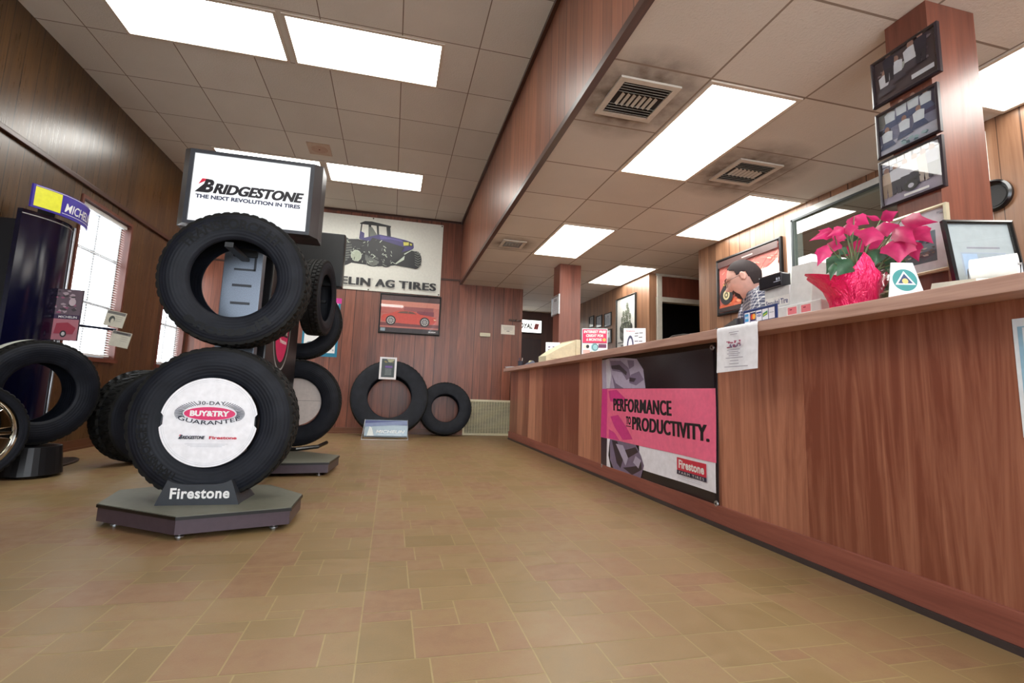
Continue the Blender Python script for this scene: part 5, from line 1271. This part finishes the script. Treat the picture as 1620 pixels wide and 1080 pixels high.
# shirt
def plaid():
    mt, nt, bs = newmat('plaid_cotton'); q = NT(nt); v, obj = q.coords(); sep = q.n('ShaderNodeSeparateXYZ'); q.link(obj, sep.inputs[0])
    def st(comp, sc, w_, ph=0):
        f_ = q.math('FRACT', q.math('ADD', q.math('MULTIPLY', sep.outputs[comp], sc), ph)); return q.math('LESS_THAN', f_, w_)
    hor = q.math('ADD', st('Z', 26, .16), st('Z', 26, .08, .45)); ver = q.math('ADD', st('Y', 26, .16), st('Y', 26, .08, .45)); vx = q.math('ADD', st('X', 26, .12), 0.)
    k_ = q.math('MINIMUM', q.math('MULTIPLY', q.math('ADD', q.math('ADD', hor, ver), vx), .5), 1.0)
    q.link(q.mix(k_, rgb((62, 66, 92)), rgb((206, 206, 210))), bs.inputs['Base Color']); bs.inputs['Roughness'].default_value = .8; return mt
S_ = {}
for k_ in ('pelvis', 'belly', 'chest', 'shL', 'shR', 'elL', 'elR', 'foL', 'foR'):
    p, r = P_[k_]; S_[k_] = (p, r+.016)
S_['neckb'] = ((P_['neckb'][0][0]-.015, 0, 1.275), .086); S_['wrL'] = (P_['wrL'][0], .036); S_['wrR'] = (P_['wrR'][0], .036)
vs, fs = skin_body(S_, [e for e in E_ if e[0] in S_ and e[1] in S_])
MB().add(vs, fs).build('shirt', plaid(), man, True)
cl = MB(); Mc = Matrix.Translation((P_['neckb'][0][0]+.012, 0, 1.290)) @ Matrix.Rotation(.45, 4, 'Y')
cl.lathe([(.070, .0), (.066, .035), (.070, .038), (.094, .004), (.090, 0)], 28, None, Mc, a0=.25, a1=2*PI-.25)
cl.build('collar', plaid(), man, True)
T_ = {k_: (P_[k_][0], P_[k_][1]+.016) for k_ in ('pelvis', 'hipL', 'hipR', 'knL', 'knR', 'anL', 'anR')}
vs, fs = skin_body(T_, [e for e in E_ if e[0] in T_ and e[1] in T_]); MB().add(vs, fs).build('trousers', C((44, 44, 54), .8), man, True)
for s_ in (-1, 1):
    vs, fs = skin_body({'a': ((-.05, s_*.10, .045), .045), 'b': ((.05, s_*.105, .04), .046), 'c': ((.16, s_*.112, .034), .034)}, [('a', 'b'), ('b', 'c')]); MB().add(vs, fs).build('shoe', C((30, 24, 22), .4), man, True)
HR = C((44, 30, 32), .75, var=.25, vs=300)
def keep_hair(p):
    if p.z > .058: return p.x < .056-.9*max(0, .088-p.z)+.25*max(0, p.z-.088)+.004*math.sin(p.y*160)
    if p.z > -.02 and p.x < .022 and not (abs(p.y) > .05 and -.035 < p.x < .028 and p.z < .022): return True
    return p.z > -.068 and p.x < -.040
v_, f_ = head_mesh(.0055, keep_hair, 4); hm = MB().add(v_, f_, None, HM).build('hair', HR, man, True)
so = hm.modifiers.new('t', 'SOLIDIFY'); so.thickness = .008; so.offset = -1
def keep_beard(p):
    if p.x < .045: return False
    y = abs(p.y)
    if p.z < -.046 and y < .034 and p.z > -.124 and p.x > .058: return not (-.072 < p.z < -.061 and y < .017)      # round the lips
    if p.z <= -.075 and y < .034 and p.z > -.124 and p.x > .060: return True                            # chin
    return False
v_, f_ = head_mesh(.0035, keep_beard, 4); bm_ = MB().add(v_, f_, None, HM).build('goatee', C((60, 40, 38), .8, var=.2), man, True)
so = bm_.modifiers.new('t', 'SOLIDIFY'); so.thickness = .008; so.offset = -1
gl = MB()
for s_ in (-1, 1):
    gl.tube([HM @ Vector((.103-.010*math.cos(a_), s_*(.033+.024*math.cos(a_)), .004+.016*math.sin(a_))) for a_ in [2*PI*k_/18 for k_ in range(19)]], .0014, 5)
    gl.tube([HM @ Vector(p) for p in ((.093, s_*.057, .010), (.05, s_*.079, .010), (-.005, s_*.082, .008))], .0014, 5)
    for d_ in (0,):
        MB().lathe([(0, .002), (.006, .0015), (.011, -.003)], 14, None, HM @ Matrix.Translation((.0725, s_*.031, .010)) @ Matrix.Rotation(PI/2, 4, 'Y')).build('eye', C((225, 215, 210), .3), man, True)
        MB().lathe([(0, .0035), (.005, .0025)], 12, None, HM @ Matrix.Translation((.0727, s_*.031, .008)) @ Matrix.Rotation(PI/2, 4, 'Y')).build('iris', C((50, 36, 30), .2), man, True)
    MB().tube([HM @ Vector((.098*math.sqrt(1-(y_/.076)**2-.08)+.0075, s_*y_, .032+.004*math.sin((y_-.012)*70))) for y_ in (.012, .024, .036, .046)], [.003, .0038, .003, .0015], 6).build('eyebrow', HR, man, True)
gl.tube([HM @ Vector((.113, -.009, .006)), HM @ Vector((.117, 0, .010)), HM @ Vector((.113, .009, .006))], .0014, 5)
gl.build('spectacles', C((60, 56, 60), .25, .8), man)
